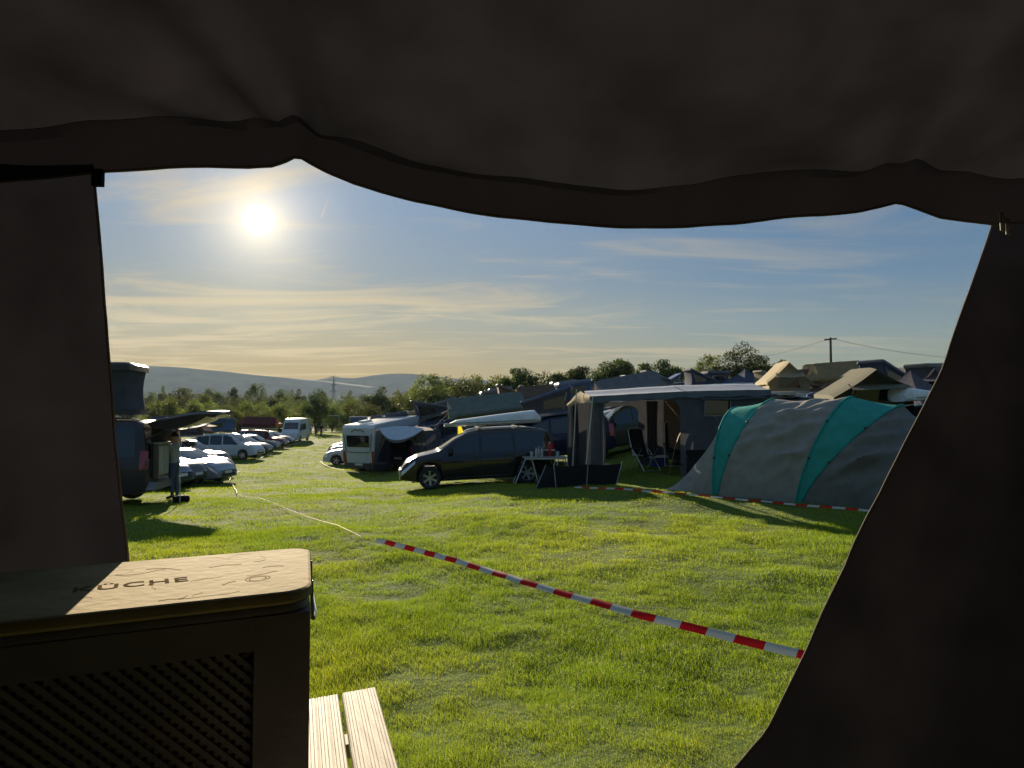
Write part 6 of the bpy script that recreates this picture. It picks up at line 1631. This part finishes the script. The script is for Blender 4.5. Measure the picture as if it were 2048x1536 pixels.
for k,(i,px,D,pt,w,lab) in enumerate([
 (0,1040,92,735,66,'leafy tree above the brown roof tents'),(2,1128,95,739,62,'low tree left of the awning peak'),(1,1160,97,735,52,'tree with loose top above the awning gable'),
 (2,1236,92,716,84,'broad dark tree above the awning roof'),(1,1294,96,729,50,'narrow tree between two broad ones'),(0,1334,94,720,58,'tree with ragged crown left of the gap'),
 (4,1421,92,711,60,'tree with pale holes in its crown'),(3,1487,90,696,78,'tallest rounded tree on the skyline'),(2,1545,94,721,74,'dark tree right of the tallest one'),(1,1582,97,735,36,'smallest tree at the right end of the row'),
 (6,1375,98,744,90,'low hedge tree in the gap'),(6,1270,99,742,90,'low hedge tree under the broad dark one'),(6,1195,99,748,80,'low hedge tree above the awning'),(6,1090,99,750,90,'low hedge tree above the slate blue roof tent'),(6,1455,97,742,70,'low hedge tree below the tallest one'),(6,1520,98,742,80,'low hedge tree behind the blue van'),
 (4,862,125,750,70,'pale leafy tree at the edge of the hills'),(5,905,135,758,80,'pale bush right of the pale leafy tree'),(5,950,132,755,80,'pale bush in the middle of the skyline'),(5,995,126,755,70,'pale bush left of the leafy tree'),(6,930,118,768,90,'dark bush above the green roof tent'),(6,860,112,782,90,'dark bush behind the slate wedge tent'),(6,1010,110,770,80,'dark bush behind the brown tents')]):
    tree(i,px,D,pt-3,w*1.22,lab,TG)
TL_='trees in the valley on the left'
VAL=[(3,632,112,783,54,'dark round tree standing alone at the end of the lane'),(1,762,135,771,66,'tall tree above the motorhome'),(5,705,140,798,70,'pale bush left of the tall motorhome tree'),(6,735,112,806,70,'dark bush directly above the motorhome'),(5,815,130,780,80,'pale bush right of the tall motorhome tree'),(6,690,165,790,70,'bush below the pylon'),
 (0,515,235,765,48,'highest tree in the middle of the valley'),(2,380,225,769,76,'broad brownish tree right of the box tent'),(1,325,300,770,24,'small far tree beside the box tent'),(0,470,260,773,40,'tree left of the highest valley tree'),(2,560,230,772,50,'tree right of the highest valley tree'),(1,598,280,776,34,'slim tree near the lane end'),(0,440,200,782,50,'middle valley tree, greyish'),(2,545,180,785,70,'wide valley tree behind the white vans'),(6,600,170,797,70,'hazy bush above the tall white van'),(2,345,180,780,70,'valley tree just past the box tent'),(4,410,160,788,60,'pale valley tree above the tailgate'),(6,490,165,790,80,'dark valley bush above the blue box tent'),
 (5,330,120,795,80,'pale bush above the raised tailgate'),(5,400,112,800,80,'pale bush over the tip of the tailgate'),(6,455,110,806,64,'dark bush right of the tailgate tip'),(5,505,115,802,76,'pale bush above the blue box tent'),(5,560,112,806,76,'pale bush above the maroon roof tent'),(6,425,100,812,60,'dark bush over the plum roof tent'),(5,480,98,818,60,'pale bush behind the left row'),(6,530,98,820,56,'dark bush behind the maroon tent'),(5,600,125,808,50,'pale bush left of the lone round tree'),(5,665,135,806,60,'pale bush right of the lone round tree'),
 (1,700,420,779,26,'far tree just right of the pylon'),(0,640,450,778,30,'far tree left of the pylon'),(2,735,480,783,40,'far hazy tree before the hills'),(1,795,330,780,40,'hazy tree above the box tents'),(2,300,330,778,40,'hazy tree half behind the box tent'),(0,420,380,775,34,'far tree on the valley floor'),(2,650,330,785,46,'hazy tree behind the lone round one'),(1,585,400,778,26,'far slim tree in the valley'),(2,250,250,775,60,'valley tree hidden partly by the tent panel'),(4,830,180,772,60,'pale tree beneath the hill saddle')]
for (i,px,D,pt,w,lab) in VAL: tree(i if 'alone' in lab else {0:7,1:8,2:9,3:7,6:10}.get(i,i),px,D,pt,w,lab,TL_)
# the small shrub behind the black car
for nm,me in (('crown',PT[5].children[1].data if PT[5].children[1].name.startswith('crown') else PT[5].children[0].data),('stem',PT[5].children[0].data if PT[5].children[0].name.startswith('trunk') else PT[5].children[1].data)):
    o=bpy.data.objects.new(nm,me); COL.objects.link(o); o.parent=sg; o.scale=(.16,.16,.30)
# far woods: one mass nobody could count
def far_wood():
    rg=np.random.default_rng(5); P=[]; S=[]; T=[]
    for k in range(900):
        az=R(rg.uniform(-36,12)); D=rg.uniform(330,1500); x=D*math.tan(az); h=rg.uniform(5,11)*(.7+.5*float(pnoise(np.array([x]),np.array([D]),.01,4,2)[0])); w=rg.uniform(5,11); n=int(np.clip(9e4/D,70,200))
        u=rg.normal(size=(n,3)); u/=np.linalg.norm(u,axis=1)[:,None]; q=rg.uniform(.5,1,n)[:,None]; p=u*q*np.array([w,w*.7,h*.55])+np.array([x,D,gz(x,D)+h*.5]); P.append(p); S.append(np.full(n,.0030*D**.9*1.0+.4)); T.append(np.full(n,rg.random())*.6+rg.random(n)*.4)
    P=np.concatenate(P); S=np.concatenate(S)*rg.uniform(.6,1.3,len(P)); T=np.concatenate(T); n=len(P)
    a=rg.normal(size=(n,3)); a/=np.linalg.norm(a,axis=1)[:,None]; b=np.cross(a,rg.normal(size=(n,3))); b/=np.linalg.norm(b,axis=1)[:,None]; a*=S[:,None]*.5; b*=S[:,None]*.4
    V=np.stack([P-a,P+b,P+a,P-b],1).reshape(-1,3); me=bpy.data.meshes.new('woodland'); me.vertices.add(n*4); me.vertices.foreach_set('co',V.reshape(-1)); me.loops.add(n*4); me.loops.foreach_set('vertex_index',np.arange(n*4,dtype=np.int32)); me.polygons.add(n); me.polygons.foreach_set('loop_start',(np.arange(n)*4).astype(np.int32))
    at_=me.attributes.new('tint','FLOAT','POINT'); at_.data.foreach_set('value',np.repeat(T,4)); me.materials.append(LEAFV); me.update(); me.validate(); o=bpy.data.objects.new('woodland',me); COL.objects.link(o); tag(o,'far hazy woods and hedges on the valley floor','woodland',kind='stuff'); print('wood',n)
far_wood()
